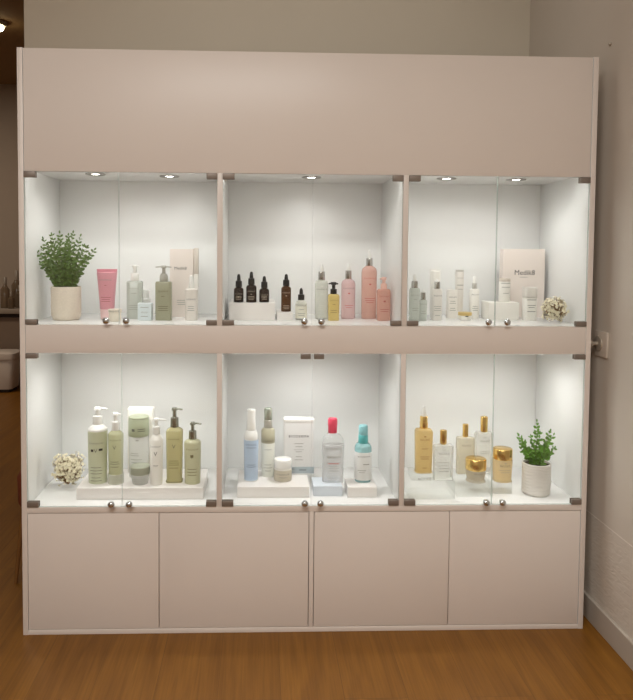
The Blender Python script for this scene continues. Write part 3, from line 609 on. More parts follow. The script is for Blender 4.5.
  [('B', 'body', 'olive', 2, 1.0, 0.0, [(-0.0046, 0.03041), (0.0, 0.02788), (0.148, 0.03032), (0.1535, 0.0267), (0.1598, 0.01443)]),
   ('B', 'collar', 'grey_metal', 2, 1.0, 0.0, [(0.1598, 0.01443), (0.1893, 0.01327), (0.1918, 0.00865)]), ('B', 'pump_head', 'grey_metal', 2, 1.0, 0.0, [(0.1918, 0.00649), (0.2103, 0.00605), (0.2118, 0.01039), (0.2213, 0.00894)]),
   ('N', 'nozzle', 'grey_metal', -0.0078, 0.0319, 0.2162, 0.00305), ('T', 'CAUDALIE', 0.1279, 0.04333, 'olive_ink', 0, 0),
   ('L', [(0.104, 0.01084, 0, 0.00934), (0.0562, 0.03254, 0, 0.0018), (0.0451, 0.03617, 0, 0.0018), (0.0341, 0.03256, 0, 0.0018)], 'olive_ink', 0), ('T', 'V', 0.1014, 0.01228, 'ink_mid', 0, 0)]),
 ('display_block', 'long beige-white display block under the blue bottle and white carton', 'display block', 'display blocks in the lower middle bay', (0.8628, 0.179, 0.448), [('X', 'block', 'white_lam', 0.1295, 0.096, 0.0393)]),
 ('lotion_bottle', 'blue bottle with a tapering white shoulder and cap', 'bottle', 'bottles in the lower middle bay', (0.7814, 0.1645, 0.4873),
  [('B', 'body', 'powder_blue', 2, 1.0, 0.0, [(-0.0034, 0.02729), (0.0, 0.02476), (0.1517, 0.02721)]), ('B', 'shoulder', 'white_plastic', 2, 1.0, 0.0, [(0.1517, 0.02684), (0.1703, 0.02481), (0.1852, 0.01911)]),
   ('B', 'cap', 'white_plastic', 2, 1.0, 0.0, [(0.1852, 0.01837), (0.2298, 0.01469), (0.2558, 0.01504), (0.2621, 0.01468)]), ('B', 'foot', 'white_plastic', 2, 1.0, 0.0, [(0.0, 0.02549), (0.003, 0.02765)]),
   ('T', 'URIAGE', 0.1368, 0.03678, 'blue_ink', 0, 0), ('L', [(0.1256, 0.03311, 0, 0.00182), (0.0621, 0.02947, 0, 0.00182), (0.0547, 0.03315, 0, 0.00182)], 'blue_ink', 0)]),
 ('spray_bottle', 'slim cream bottle with grey-green cap and sage shoulder band', 'spray bottle', 'spray bottles in the lower middle bay', (0.844, 0.2126, 0.4873),
  [('B', 'body', 'cream_green', 2, 1.0, 0.0, [(-0.0025, 0.02559), (0.0, 0.02415), (0.127, 0.02552)]), ('B', 'shoulder', 'khaki_band', 2, 1.0, 0.0, [(0.127, 0.0259), (0.1726, 0.0255), (0.182, 0.01875)]),
   ('B', 'collar', 'warm_grey', 2, 1.0, 0.0, [(0.182, 0.01612), (0.2105, 0.01612), (0.2124, 0.01499)]), ('B', 'cap', 'silver_green', 2, 1.0, 0.0, [(0.2124, 0.01499), (0.2521, 0.01498), (0.2559, 0.01385)]),
   ('T', 'CAUDALIE', 0.1365, 0.03753, 'ink_mid', 1, 0), ('L', [(0.1042, 0.02628, 0, 0.00185), (0.0471, 0.02631, 0, 0.00185), (0.0356, 0.03008, 0, 0.00185), (0.0242, 0.02256, 0, 0.00185)], 'ink_soft', 0)]),
 ('carton', 'white carton with blue-grey band and printed lettering', 'carton', None, (0.9603, 0.238, 0.4873),
  [('B', 'body', 'carton_white2', 20, 0.4, 0.0, [(0.0, 0.05645), (0.2098, 0.05693)]), ('B', 'top_flap', 'white_plastic', 20, 0.41, 0.0, [(0.2003, 0.05751), (0.2118, 0.05749)]),
   ('B', 'band', 'blue_grey', 20, 0.41, 0.0, [(0.006, 0.05771), (0.0311, 0.05769)]), ('T', 'BIODERMA', 0.1477, 0.07599, 'ink', 0, 0),
   ('L', [(0.1197, 0.03421, 0, 0.00187), (0.1081, 0.02661, 0, 0.00187), (0.0581, 0.03045, 0, 0.00187), (0.0697, 0.02283, 0, 0.00187), (0.0889, 0.02282, 0, 0.00187), (0.0966, 0.03803, 0, 0.00112)], 'ink_soft', 0),
   ('L', [(0.0196, 0.02666, 0.01523, 0.003), (0.0234, 0.01523, -0.02285, 0.00187)], 'ink_mid', 2)]),
 ('cream_jar', 'small white jar with beige label in front of the white carton', 'jar', None, (0.8985, 0.1625, 0.4873),
  [('B', 'body', 'white_satin', 2, 1.0, 0.0, [(-0.0051, 0.03253), (0.0, 0.02829), (0.0493, 0.0325)]), ('B', 'label', 'tan_label', 2, 1.0, 0.0, [(0.0024, 0.03308), (0.0418, 0.03306)]),
   ('B', 'lid', 'white_plastic', 2, 1.0, 0.0, [(0.05, 0.03324), (0.0755, 0.03322), (0.0792, 0.03137)]), ('T', 'CAUDALIE', 0.0287, 0.04433, 'ink_mid', 1, 0), ('L', [(0.0174, 0.02956, 0, 0.00182)], 'ink_soft', 1)]),
 ('display_block', 'pale blue-white display block under the pink-capped bottle', 'display block', 'display blocks in the lower middle bay', (1.0598, 0.1471, 0.448), [('X', 'block', 'blue_block', 0.0521, 0.0516, 0.0367)]),
 ('micellar_bottle', 'clear bottle with pink flip cap', 'bottle', 'bottles in the lower middle bay', (1.0824, 0.153, 0.4847),
  [('B', 'body', 'clear_bottle', 3, 0.55, 0.0, [(-0.0019, 0.04145), (0.0, 0.03562), (0.1419, 0.04133), (0.1606, 0.03689), (0.1755, 0.02582), (0.181, 0.01659)]),
   ('B', 'liquid', 'clear_liquid', 3, 0.5, 0.0, [(-0.0, 0.03923), (0.1382, 0.03913)]), ('B', 'cap', 'hot_pink', 2.2, 0.9, -0.0022, [(0.181, 0.01659), (0.2089, 0.01658), (0.2093, 0.01769), (0.2294, 0.01732), (0.2349, 0.01547)]),
   ('T', 'BIODERMA', 0.1252, 0.05538, 'ink_mid', 0, 0), ('L', [(0.0953, 0.00887, -0.01847, 0.00797), (0.0953, 0.02955, 0.01108, 0.0029), (0.0112, 0.0518, 0, 0.00145)], 'ink_soft', 0),
   ('L', [(0.0711, 0.04065, 0, 0.00326)], 'rose_ink', 0), ('L', [(0.058, 0.03697, 0, 0.00181), (0.0486, 0.04067, 0, 0.00181), (0.0393, 0.03328, 0, 0.00181)], 'ink_soft', 0)]),
 ('display_block', 'grey-fronted white display block under the teal spray bottle', 'display block', 'display blocks in the lower middle bay', (1.1825, 0.1322, 0.448), [('X', 'block', 'white_lam', 0.0531, 0.0506, 0.0376)]),
 ('spray_bottle', 'teal spray bottle with white label', 'spray bottle', 'spray bottles in the lower middle bay', (1.1942, 0.1569, 0.4856),
  [('B', 'body', 'teal_liquid', 2.4, 1.0, 0.0, [(-0.0046, 0.03086), (0.0, 0.02825), (0.1135, 0.03116), (0.1285, 0.03041), (0.1378, 0.0241), (0.1416, 0.01668)]),
   ('B', 'label', 'white_label', 2.4, 1.01, 0.0, [(0.0086, 0.03141), (0.1116, 0.03153)]), ('B', 'collar', 'teal_dark', 2, 1.0, 0.0, [(0.1416, 0.01853), (0.1714, 0.01778)]),
   ('B', 'cap', 'teal_light', 2, 1.0, 0.0, [(0.1714, 0.01705), (0.2031, 0.01666), (0.2069, 0.01481)]), ('T', 'BIODERMA', 0.0967, 0.04453, 'ink_mid', 1, 0),
   ('L', [(0.0686, 0.02227, 0.00742, 0.0029), (0.0461, 0.02971, -0.00743, 0.00181), (0.0386, 0.02229, -0.00743, 0.00145)], 'ink_soft', 1)]),
 ('acrylic_riser', 'wide clear acrylic riser beside the divider, under the square perfume bottle', 'acrylic riser', 'acrylic risers in the lower right bay', (1.43, 0.1165, 0.448),
  [('X', 'block', 'acrylic', 0.0819, 0.0585, 0.0671)]),
 ('acrylic_riser', 'clear acrylic block with small grey lettering under the golden oil bottle', 'acrylic riser', 'acrylic risers in the lower right bay', (1.3987, 0.0985, 0.5151),
  [('X', 'block', 'acrylic', 0.0414, 0.0365, 0.0257), ('T', 'NUXE', 0.0055, 0.047, 'ink_soft', -1, 0.004)]),
 ('oil_bottle', 'tall golden oil bottle with gold collar and white tip', 'oil bottle', None, (1.4039, 0.0949, 0.5408),
  [('B', 'body', 'gold_oil', 4, 0.8, 0.0, [(-0.0031, 0.03136), (0.0, 0.02881), (0.1452, 0.03127), (0.1525, 0.02726), (0.1562, 0.01636)]),
   ('B', 'collar', 'gold', 2, 1.0, 0.0, [(0.1562, 0.01454), (0.178, 0.01453), (0.1788, 0.01344), (0.1999, 0.01344)]), ('B', 'spray_tip', 'white_plastic', 2, 1.0, 0.0, [(0.1999, 0.0109), (0.229, 0.00654), (0.2363, 0.00545)]),
   ('T', 'NUXE', 0.1196, 0.03273, 'gold_ink', 0, 0),
   ('L', [(0.1306, 0.00727, 0, 0.00354), (0.0867, 0.02184, 0, 0.00177), (0.0575, 0.03277, 0, 0.00177), (0.0501, 0.02914, 0, 0.00177), (0.0171, 0.01458, 0, 0.00177)], 'gold_ink', 0)]),
 ('perfume_bottle', 'square clear perfume bottle with gold cap on the wide acrylic riser', 'perfume bottle', 'perfume bottles in the lower right bay', (1.4746, 0.0898, 0.5151),
  [('B', 'body', 'clear_perfume', 7, 0.5, 0.0, [(-0.0035, 0.03538), (0.0, 0.03349), (0.1174, 0.03529), (0.1229, 0.03275)]), ('B', 'cap', 'gold', 2, 1.0, 0.0, [(0.1236, 0.0091), (0.1283, 0.01201), (0.1758, 0.012)]),
   ('T', 'NUXE', 0.0936, 0.03641, 'ink_mid', 0, 0),
   ('L', [(0.1064, 0.00728, 0, 0.00424), (0.0625, 0.04371, 0, 0.00177), (0.0515, 0.03644, 0, 0.00177), (0.0405, 0.04009, 0, 0.00177), (0.0295, 0.03281, 0, 0.00177)], 'ink_soft', 0)]),
 ('acrylic_riser', 'clear acrylic riser under the small gold-lidded jar', 'acrylic riser', 'acrylic risers in the lower right bay', (1.5916, 0.1611, 0.448), [('X', 'block', 'acrylic', 0.0657, 0.08, 0.0477)]),
 ('perfume_bottle', 'pale beige perfume bottle with gold cap behind the small gold-lidded jar', 'perfume bottle', 'perfume bottles in the lower right bay', (1.5905, 0.2097, 0.4957),
  [('B', 'body', 'beige_perfume', 7, 0.5, 0.0, [(-0.0013, 0.03295), (0.0, 0.0314), (0.1312, 0.03286), (0.1369, 0.03056)]), ('B', 'cap', 'gold', 2, 1.0, 0.0, [(0.1377, 0.00879), (0.1408, 0.0107), (0.1867, 0.01069)]),
   ('T', 'NUXE', 0.1082, 0.03441, 'ink_mid', 0, 0), ('L', [(0.1216, 0.00764, 0, 0.00445), (0.0756, 0.03443, 0, 0.00185), (0.0641, 0.03061, 0, 0.00185), (0.0525, 0.03444, 0, 0.00185)], 'ink_soft', 0)]),
 ('perfume_bottle', 'tallest clear perfume bottle with gold cap, nearest the glass door seam', 'perfume bottle', 'perfume bottles in the lower right bay', (1.6591, 0.2033, 0.4957),
  [('B', 'body', 'clear_perfume', 7, 0.5, 0.0, [(0.0, 0.03214), (0.0005, 0.03369), (0.1519, 0.03359), (0.1576, 0.0313)]), ('B', 'cap', 'gold', 2, 1.0, 0.0, [(0.1584, 0.00954), (0.1615, 0.01336), (0.2168, 0.01334)]),
   ('T', 'NUXE', 0.127, 0.03437, 'ink_mid', 0, 0), ('L', [(0.1404, 0.00764, 0, 0.00443), (0.0888, 0.0344, 0, 0.00185), (0.0811, 0.0344, 0, 0.00185)], 'ink_soft', 0)]),
 ('cream_jar', 'small squat jar with gold lid on the acrylic riser', 'jar', 'jars in the lower right bay', (1.6125, 0.1454, 0.4957),
  [('B', 'body', 'beige_glass', 2, 1.0, 0.0, [(-0.0088, 0.0363), (0.0, 0.03139), (0.0344, 0.03664)]), ('B', 'lid', 'gold', 2, 1.0, 0.0, [(0.0352, 0.03776), (0.072, 0.03773), (0.0757, 0.03587)]),
   ('T', 'NUXE', 0.0251, 0.02992, 'ink_mid', 0, 0), ('L', [(0.0157, 0.0374, 0, 0.00181)], 'ink_soft', 0)]),
 ('acrylic_riser', 'small clear acrylic riser under the larger honey-coloured jar', 'acrylic riser', 'acrylic risers in the lower right bay', (1.7051, 0.1504, 0.448), [('X', 'block', 'acrylic', 0.0324, 0.0398, 0.0483)]),
 ('cream_jar', 'larger honey-coloured jar with gold lid beside the potted plant', 'jar', 'jars in the lower right bay', (1.7111, 0.1436, 0.4963),
  [('B', 'body', 'honey', 2.6, 1.0, 0.0, [(-0.0073, 0.03449), (0.0, 0.03145), (0.0735, 0.03444)]), ('B', 'lid', 'gold', 2, 1.0, 0.0, [(0.0742, 0.03519), (0.1091, 0.03516), (0.1128, 0.03367)]),
   ('T', 'NUXE', 0.0547, 0.03745, 'ink_mid', 0, 0), ('L', [(0.0641, 0.00749, 0, 0.00361), (0.0378, 0.04495, 0, 0.00181), (0.0303, 0.03372, 0, 0.00181)], 'ink_soft', 0)])]

# ------------------------------------------------------------------ the room
W, H = 1.962, 2.0           # display cabinet width and height
XR = 2.0187                 # right wall
YB = 0.782                  # wall behind the cabinet
struct('floor', (-6.0, XR + 0.1, -5.0, 5.1, -0.05, 0.0), M['floor'])
struct('wall_right', (XR, XR + 0.1, -5.0, YB + 0.1, 0.0, 3.0), M['tile'])
struct('wall_back', (-0.232, XR, YB, YB + 0.12, 0.0, 3.0), M['wall_back'])
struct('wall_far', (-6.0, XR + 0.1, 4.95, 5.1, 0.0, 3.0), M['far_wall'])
struct('wall_far_right', (0.9, 1.02, YB + 0.12, 4.95, 0.0, 3.0), M['wall_plain'])
struct('wall_left', (-6.1, -6.0, -5.0, 5.1, 0.0, 3.0), M['wall_plain'])
struct('wall_front', (-6.0, XR + 0.1, -5.1, -5.0, 0.0, 3.0), M['wall_plain'])
struct('ceiling', (-6.0, XR + 0.1, -5.0, YB + 0.12, 3.0, 3.05), M['ceil_main'])
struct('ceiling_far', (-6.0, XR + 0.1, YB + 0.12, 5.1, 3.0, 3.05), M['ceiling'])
struct('baseboard_right', (XR - 0.012, XR, -5.0, YB, 0.0, 0.085), M['base'], 0.002)
struct('baseboard_back', (-0.232, XR - 0.012, YB - 0.012, YB, 0.0, 0.085), M['base'], 0.002)

# ------------------------------------------------------------------ display cabinet
D = 0.448                   # outer depth
T = 0.018                   # board thickness
ZS, ZR, ZF = 1.0765, 0.980, 1.593     # upper shelf surface, underside of the middle rail, underside of the fascia
ZL0 = 0.448                 # lower shelf surface
cab = root('display_cabinet', 'large built-in white display cabinet with six lit glass bays above four plain cupboard doors', 'cabinet')
CA, IN = M['carcass'], M['interior']
def two_tone(name, dims, faces_in, parent=cab, bev=0.0008, mats=None):
    """board whose faces pointing along any of faces_in take the interior laminate"""
    bm = bmesh.new(); box(bm, *dims, bev=bev)
    bm.normal_update()
    for f in bm.faces:
        for d in faces_in:
            if f.normal.dot(Vector(d)) > 0.9: f.material_index = 1
    return link(name, bm, mats or [CA, IN], parent, 35)
two_tone('side_panel', (0, T, 0, D, 0, H), [(1, 0, 0)])
two_tone('side_panel', (W - T, W, 0, D, 0, H), [(-1, 0, 0)])
boxo('top_panel', (T, W - T, 0.022, D, H - T, H - 0.001), CA, cab)
boxo('fascia', (T + 0.0018, W - T - 0.0018, 0.0015, 0.0195, ZF, H - 0.0015), CA, cab)
two_tone('ceiling_board', (T, W - T, 0.0200, 0.43, ZF + 0.010, ZF + 0.028), [(0, 0, -1)])
boxo('back_panel', (T, W - T, 0.4265, 0.444, T, H - T), IN, cab)
boxo('middle_rail', (T + 0.0012, W - T - 0.0012, 0.0005, 0.0185, ZR, ZS - 0.0005), CA, cab)
two_tone('shelf', (T, W - T, 0.019, 0.4264, ZS - 0.02, ZS), [(0, 0, 1), (0, 0, -1)], mats=[CA, M['shelf_top']])
two_tone('ceiling_board', (T, W - T, 0.019, 0.4264, ZR + 0.004, ZR + 0.022), [(0, 0, -1)])
two_tone('shelf', (T, W - T, 0.0015, 0.4264, 0.4275, ZL0), [(0, 0, 1)], mats=[CA, M['shelf_top']])
DIV = [(0.6645, 0.6825), (1.298, 1.316)]
for a, b in DIV:
    boxo('divider_edge', (a, b, 0.001, 0.0205, ZS, ZF), CA, cab)
    two_tone('divider', (a, b, 0.0205, 0.4264, ZS, ZF + 0.0100), [(1, 0, 0), (-1, 0, 0)])
    two_tone('divider', (a, b, 0.001, 0.4264, ZL0, ZR), [(1, 0, 0), (-1, 0, 0)])
boxo('bottom_rail', (T, W - T, 0.001, 0.42, 0.0, 0.0165), CA, cab)
boxo('divider', (0.9865, 1.0020, 0.0005, 0.42, 0.0165, 0.4275), CA, cab)
boxo('gap_shade_sheet', (T, W - T, 0.024, 0.028, 0.0165, 0.4275), M['gap_dark'], cab)  # dark sheet added behind the doors so their gaps read as shade
for x0, x1 in ((0.0195, 0.4655), (0.4678, 0.9842), (1.0043, 1.4772), (1.4795, 1.9425)):
    boxo('cupboard_door', (x0, x1, 0.002, 0.0215, 0.0188, 0.4252), CA, cab, 0.0012)

BAYS = [(T, DIV[0][0]), (DIV[0][1], DIV[1][0]), (DIV[1][1], W - T)]
def hinge(door, x0, x1, z0, z1):
    """clip on plate with two screw heads"""
    bm = bmesh.new()
    box(bm, x0, x1, -0.0035, 0.0035, z0, z1, bev=0.0012)
    box(bm, x0, x1, 0.0105, 0.0155, z0, z1, bev=0.0012)
    o = link('hinge', bm, M['bronze'], door, 35)
    return o
def knob(door, x, z):
    bm = bmesh.new()
    prof = [(0.0, 0.0045), (0.010, 0.0045), (0.013, 0.008), (0.017, 0.0112), (0.022, 0.0118), (0.026, 0.0100), (0.0285, 0.006), (0.029, 0.001)]
    prev = None; seg = 24
    for d, r in prof:
        cur = [bm.verts.new((x + r * cos(2 * pi * i / seg), 0.004 - d, z + r * sin(2 * pi * i / seg))) for i in range(seg)]
        if prev:
            for i in range(seg): bm.faces.new((prev[i], prev[(i + 1) % seg], cur[(i + 1) % seg], cur[i]))
        else: bm.faces.new(cur)
        prev = cur
    bm.faces.new(prev)
    return link('knob', bm, M['chrome'], door, 40)
def glass_door(x0, x1, z0, z1):
    bm = bmesh.new(); box(bm, x0, x1, 0.0040, 0.0100, z0, z1)
    bm.normal_update()
    for f in bm.faces:
        if abs(f.normal.y) < 0.5: f.material_index = 1
    return link('glass_door', bm, [M['glass'], M['glass_edge']], cab)
SEAM_U = [0.3330, 0.9885, 1.6240]; SEAM_L = [0.3405, 0.9920, 1.6260]
KN_U = [(0.2930, 0.3600), (0.9620, 1.0200), (1.5950, 1.6600)]
KN_L = [(0.3070, 0.3680), (0.9690, 1.0230), (1.6010, 1.6580)]
g = 0.0012
for i, (a, b) in enumerate(BAYS):
    s = SEAM_U[i]
    zt, zb = ZF - 0.001, ZS + 0.001
    dl = glass_door(a + g, s - g, zb, zt); dr = glass_door(s + g, b - g, zb, zt)
    knob(dl, KN_U[i][0], ZS + 0.0155); knob(dr, KN_U[i][1], ZS + 0.0155)
    hinge(dl, a + .0005, a + 0.040, zt - 0.020, zt); hinge(dr, b - 0.036, b - .0005, zt - 0.020, zt)
    hinge(dl, a + .0005, a + 0.040, zb, zb + 0.0165); hinge(dr, b - 0.037, b - .0005, zb, zb + 0.0165)
    s = SEAM_L[i]
    zt, zb = ZR - 0.001, ZL0 + 0.001
    dl = glass_door(a + g, s - g, zb, zt); dr = glass_door(s + g, b - g, zb, zt)
    knob(dl, KN_L[i][0], ZL0 + 0.014); knob(dr, KN_L[i][1], ZL0 + 0.014)
    hinge(dl, a + .0005, a + 0.040, zb, zb + 0.019)
    hinge(dr, b - 0.036, b - .0005, zb, zb + 0.019)
    if i == 0: hinge(dl, a + .0005, a + 0.040, zt - 0.017, zt)
    if i == 1:
        hinge(dl, s - 0.040, s - 0.006, zt - 0.0175, zt); hinge(dr, s + 0.006, s + 0.040, zt - 0.0175, zt)
    if i == 2: hinge(dr, b - 0.040, b - .0005, zt - 0.017, zt)

# recessed downlights in the bay ceilings, each with a real lamp at its lens
def downlight(x, y, z, power):
    bm = bmesh.new(); seg = 32
    prof = [(0.0, 0.036), (-0.003, 0.0355), (-0.0045, 0.033), (-0.0045, 0.028), (-0.0015, 0.022), (-0.001, 0.0160)]
    prev = None
    for dz, r in prof:
        cur = [bm.verts.new((x + r * cos(2 * pi * i / seg), y + r * sin(2 * pi * i / seg), z + dz)) for i in range(seg)]
        if prev:
            for i in range(seg): bm.faces.new((prev[i], prev[(i + 1) % seg], cur[(i + 1) % seg], cur[i]))
        prev = cur
    t = link('downlight', bm, M['light_trim'], cab, 40)
    bm = bmesh.new()
    bmesh.ops.create_circle(bm, cap_ends=True, segments=24, radius=0.0165, matrix=Matrix.Translation((x, y, z - 0.0014)))
    link('lens', bm, M['lens'], t)
    ld = bpy.data.lights.new('bay_spot', 'SPOT')
    ld.energy = power; ld.color = (1.0, 0.99, 0.98); ld.spot_size = radians(165); ld.spot_blend = 0.9; ld.shadow_soft_size = 0.018
    lo = bpy.data.objects.new('bay_spot', ld); COL.objects.link(lo)
    lo.location = (x, y, z - 0.022); lo.parent = t
UP, LOWP = 1.6, 2.45
for x, y in ((0.219, 0.165), (0.476, 0.215), (0.997, 0.20), (1.495, 0.19), (1.759, 0.20)):
    downlight(x, y, ZF + 0.010, UP * (1.4 if abs(x - 0.995) < .01 else 1.0))
for x, y in ((0.222, 0.15), (0.476, 0.165), (0.992, 0.165), (1.495, 0.150), (1.759, 0.162)):
    downlight(x, y, ZR + 0.004, LOWP * (1.6 if abs(x - 0.995) < .01 else 1.0))
# slim LED strips behind the middle rail; unseen fill strips added behind the fascia
for a, b in BAYS:
    boxo('hidden_led_strip', (a + 0.03, b - 0.03, 0.0205, 0.0300, ZF + 0.0035, ZF + 0.0095), M['led'], cab, 0)
    boxo('hidden_led_strip', (a + 0.03, b - 0.03, 0.0215, 0.0285, ZR - 0.0010, ZR + 0.0038), M['led'], cab, 0)

for it in ITEMS:
    build_item(*it)

# ------------------------------------------------------------------ plants
def leaf(bm, base, d, up, L_, w, mi=0):
    d = d.normalized(); s = d.cross(up)
    if s.length < 1e-3: s = Vector((1, 0, 0))
    s.normalize(); n = s.cross(d).normalized()
    pts = [(0, 0), (.25, .7), (.55, 1.0), (.85, .6), (1, 0)]
    mid = []; lf = []; rt_ = []
    for t, ww in pts:
        c = base + d * (L_ * t) - n * (L_ * .16 * t * t)
        mid.append(bm.verts.new(c - n * (w * .18 if 0 < t < 1 else 0)))
        if 0 < t < 1:
            lf.append(bm.verts.new(c + s * w * ww * .5)); rt_.append(bm.verts.new(c - s * w * ww * .5))
    for side in (lf, rt_):
        bm.faces.new((mid[0], side[0], mid[1])).material_index = mi
        for i in range(2):
            bm.faces.new((mid[i + 1], side[i], side[i + 1], mid[i + 2])).material_index = mi
        bm.faces.new((mid[3], side[2], mid[4])).material_index = mi

def pot(rt, mat, r, h, foot=0.8, ribs=False):
    bm = bmesh.new(); seg = 64; t = 0.005
    prof = []
    if ribs:
        prof = [(0, 0), (r * .86, 0), (r * .97, 0.006)]
        k = 70
        for i in range(1, k):
            z = 0.008 + (h - 0.011) * i / k
            prof.append((r * (0.985 + 0.0 * z), z))
        prof += [(r, h - 0.002), (r - 0.0015, h), (r - t, h), (r - t, h - 0.012), (0, h - 0.012)]
    else:
        prof = [(0, 0), (r * foot, 0), (r * (foot + .06), 0.001), (r * .94, 0.009), (r * .985, 0.018), (r, 0.035), (r, h - 0.002), (r - 0.0012, h), (r - t, h), (r - t, h - 0.012), (0, h - 0.012)]
    prev = None
    for rad, z in prof:
        if rad == 0:
            cur = [bm.verts.new((0, 0, z))]
        else:
            cur = []
            for i in range(seg):
                a = 2 * pi * i / seg; rr = rad
                if ribs and 0.008 < z < h - 0.004:
                    u = z / h * 11 + 0.35 * sin(a * 2 + z * 30) + 0.18 * sin(a * 5 + 1)
                    rr += 0.0017 * (abs(sin(pi * u)) ** 0.6 - 0.6)
                cur.append(bm.verts.new((rr * cos(a), rr * sin(a), z)))
        if prev:
            if len(prev) == 1: [bm.faces.new((prev[0], cur[(i + 1) % seg], cur[i])) for i in range(seg)]
            elif len(cur) == 1: [bm.faces.new((prev[i], prev[(i + 1) % seg], cur[0])) for i in range(seg)]
            else: [bm.faces.new((prev[i], prev[(i + 1) % seg], cur[(i + 1) % seg], cur[i])) for i in range(seg)]
        prev = cur
    link('pot', bm, mat, rt, 50)
    bm = bmesh.new()
    bmesh.ops.create_circle(bm, cap_ends=True, segments=32, radius=r - t - .0003, matrix=Matrix.Translation((0, 0, h - 0.009)))
    link('soil', bm, M['soil'], rt)

def curve_pts(p0, d0, length, bend, n=9):
    p = Vector(p0); d = Vector(d0).normalized(); out = [p.copy()]
    for i in range(n):
        d = (d + bend / n).normalized(); p = p + d * (length / n); out.append(p.copy())
    return out

def plant(rt, stems, leafmat, L_, w, spacing, z0, seed):
    rnd = random.Random(seed)
    bs = bmesh.new(); bl = bmesh.new()
    for (p0, d0, ln, bend, start) in stems:
        pts = curve_pts(p0, d0, ln, Vector(bend), 12)
        tube(bs, pts, 0.0011, 5, 0.5)
        # walk leaves
        tot = ln; s = ln * start; k = 0
        while s < tot:
            f = s / tot * 12; i = min(11, int(f)); p = pts[i].lerp(pts[i + 1], f - i)
            d = (pts[i + 1] - pts[i]).normalized()
            ax = d.cross(Vector((0.3 * sin(seed + k), -1, 0.2))).normalized()
            if k % 2: ax = (ax + d.cross(ax) * 1.1).normalized()
            sz = 1.0 - 0.45 * (s / tot) ** 3
            for sg in (-1, 1):
                ld = (ax * sg + d * 0.75 + Vector((rnd.uniform(-.3, .3), rnd.uniform(-.5, .3), rnd.uniform(-.2, .4)))).normalized()
                leaf(bl, p, ld, Vector((rnd.uniform(-.6, .6), -1, rnd.uniform(-.1, .9))), L_ * sz * rnd.uniform(.85, 1.15), w * sz * rnd.uniform(.85, 1.1))
            s += spacing * rnd.uniform(.85, 1.15); k += 1
        leaf(bl, pts[-1], d, Vector((0, -1, 0)), L_ * .6, w * .5)
    link('stems', bs, M['stem'], rt, 60)
    link('foliage', bl, leafmat, rt)

# beige pot with a bushy plant, upper left bay
rt = root('potted_plant', 'bushy dark green plant in a plain beige pot', 'potted plant', (0.1068, 0.180, ZS), 'potted plants in the bays')
pot(rt, M['pot_beige'], 0.0530, 0.1205)
rnd = random.Random(5)
st = []
spec = [(-.078, .175), (-.052, .19), (-.025, .196), (.002, .188), (.022, .197), (.045, .186), (.020, .17), (-.062, .15), (-.082, .14), (-.085, .105), (.060, .15), (.085, .145), (.106, .135),
        (.092, .105), (.075, .085), (-.07, .075), (-.03, .16), (.01, .15), (.04, .13), (-.045, .12), (.03, .1), (-.06, .09), (.0, .11), (-.01, .17), (.055, .06), (-.058, .055), (-.092, .125), (-.088, .085)]
for i, (tx, tz) in enumerate(spec):
    ty = rnd.uniform(-.075, .06) * (1.0 if i > 12 else .5)
    if tx < -.06: ty = -abs(ty) * 0.6
    v = Vector((tx, ty, tz)); b = Vector((tx * .18, ty * .25, 0.111))
    dv = v + Vector((0, 0, 0.111)) - b
    d0 = Vector((dv.x * .6, dv.y * .6, dv.z))
    st.append((b, d0, dv.length * 1.02, (dv.x * 3.4, dv.y * 3.4, -.1), .07))
plant(rt, st, M['leaf_dark'], 0.0225, 0.0130, 0.0150, 0.11, 3)

# ribbed white pot with a small fern-like plant, lower right bay
rt = root('potted_plant', 'small bright green sprig plant in a ribbed white pot', 'potted plant', (1.8290, 0.118, ZL0), 'potted plants in the bays')
pot(rt, M['pot_white'], 0.0510, 0.1155, ribs=True)
st = []
rnd = random.Random(11)
spec = [(-.004, .155), (-.070, .105), (-.045, .07), (.046, .120), (.060, .105), (.066, .055), (.03, .09), (-.025, .1), (.012, .11), (-.055, .05), (.04, .05), (-.015, .06), (.022, .065), (-.065, .085), (.052, .08)]
for i, (tx, tz) in enumerate(spec):
    ty = rnd.uniform(-.04, .03) * (.5 if i < 5 else 1)
    v = Vector((tx, ty, tz)); b = Vector((tx * .15, ty * .25, 0.106))
    dv = v + Vector((0, 0, 0.106)) - b
    st.append((b, Vector((dv.x * .7, dv.y * .7, dv.z)), dv.length * 1.02, (dv.x * 3.0, dv.y * 3, -.1), .05))
plant(rt, st, M['leaf_bright'], 0.0215, 0.0125, 0.0130, 0.11, 8)

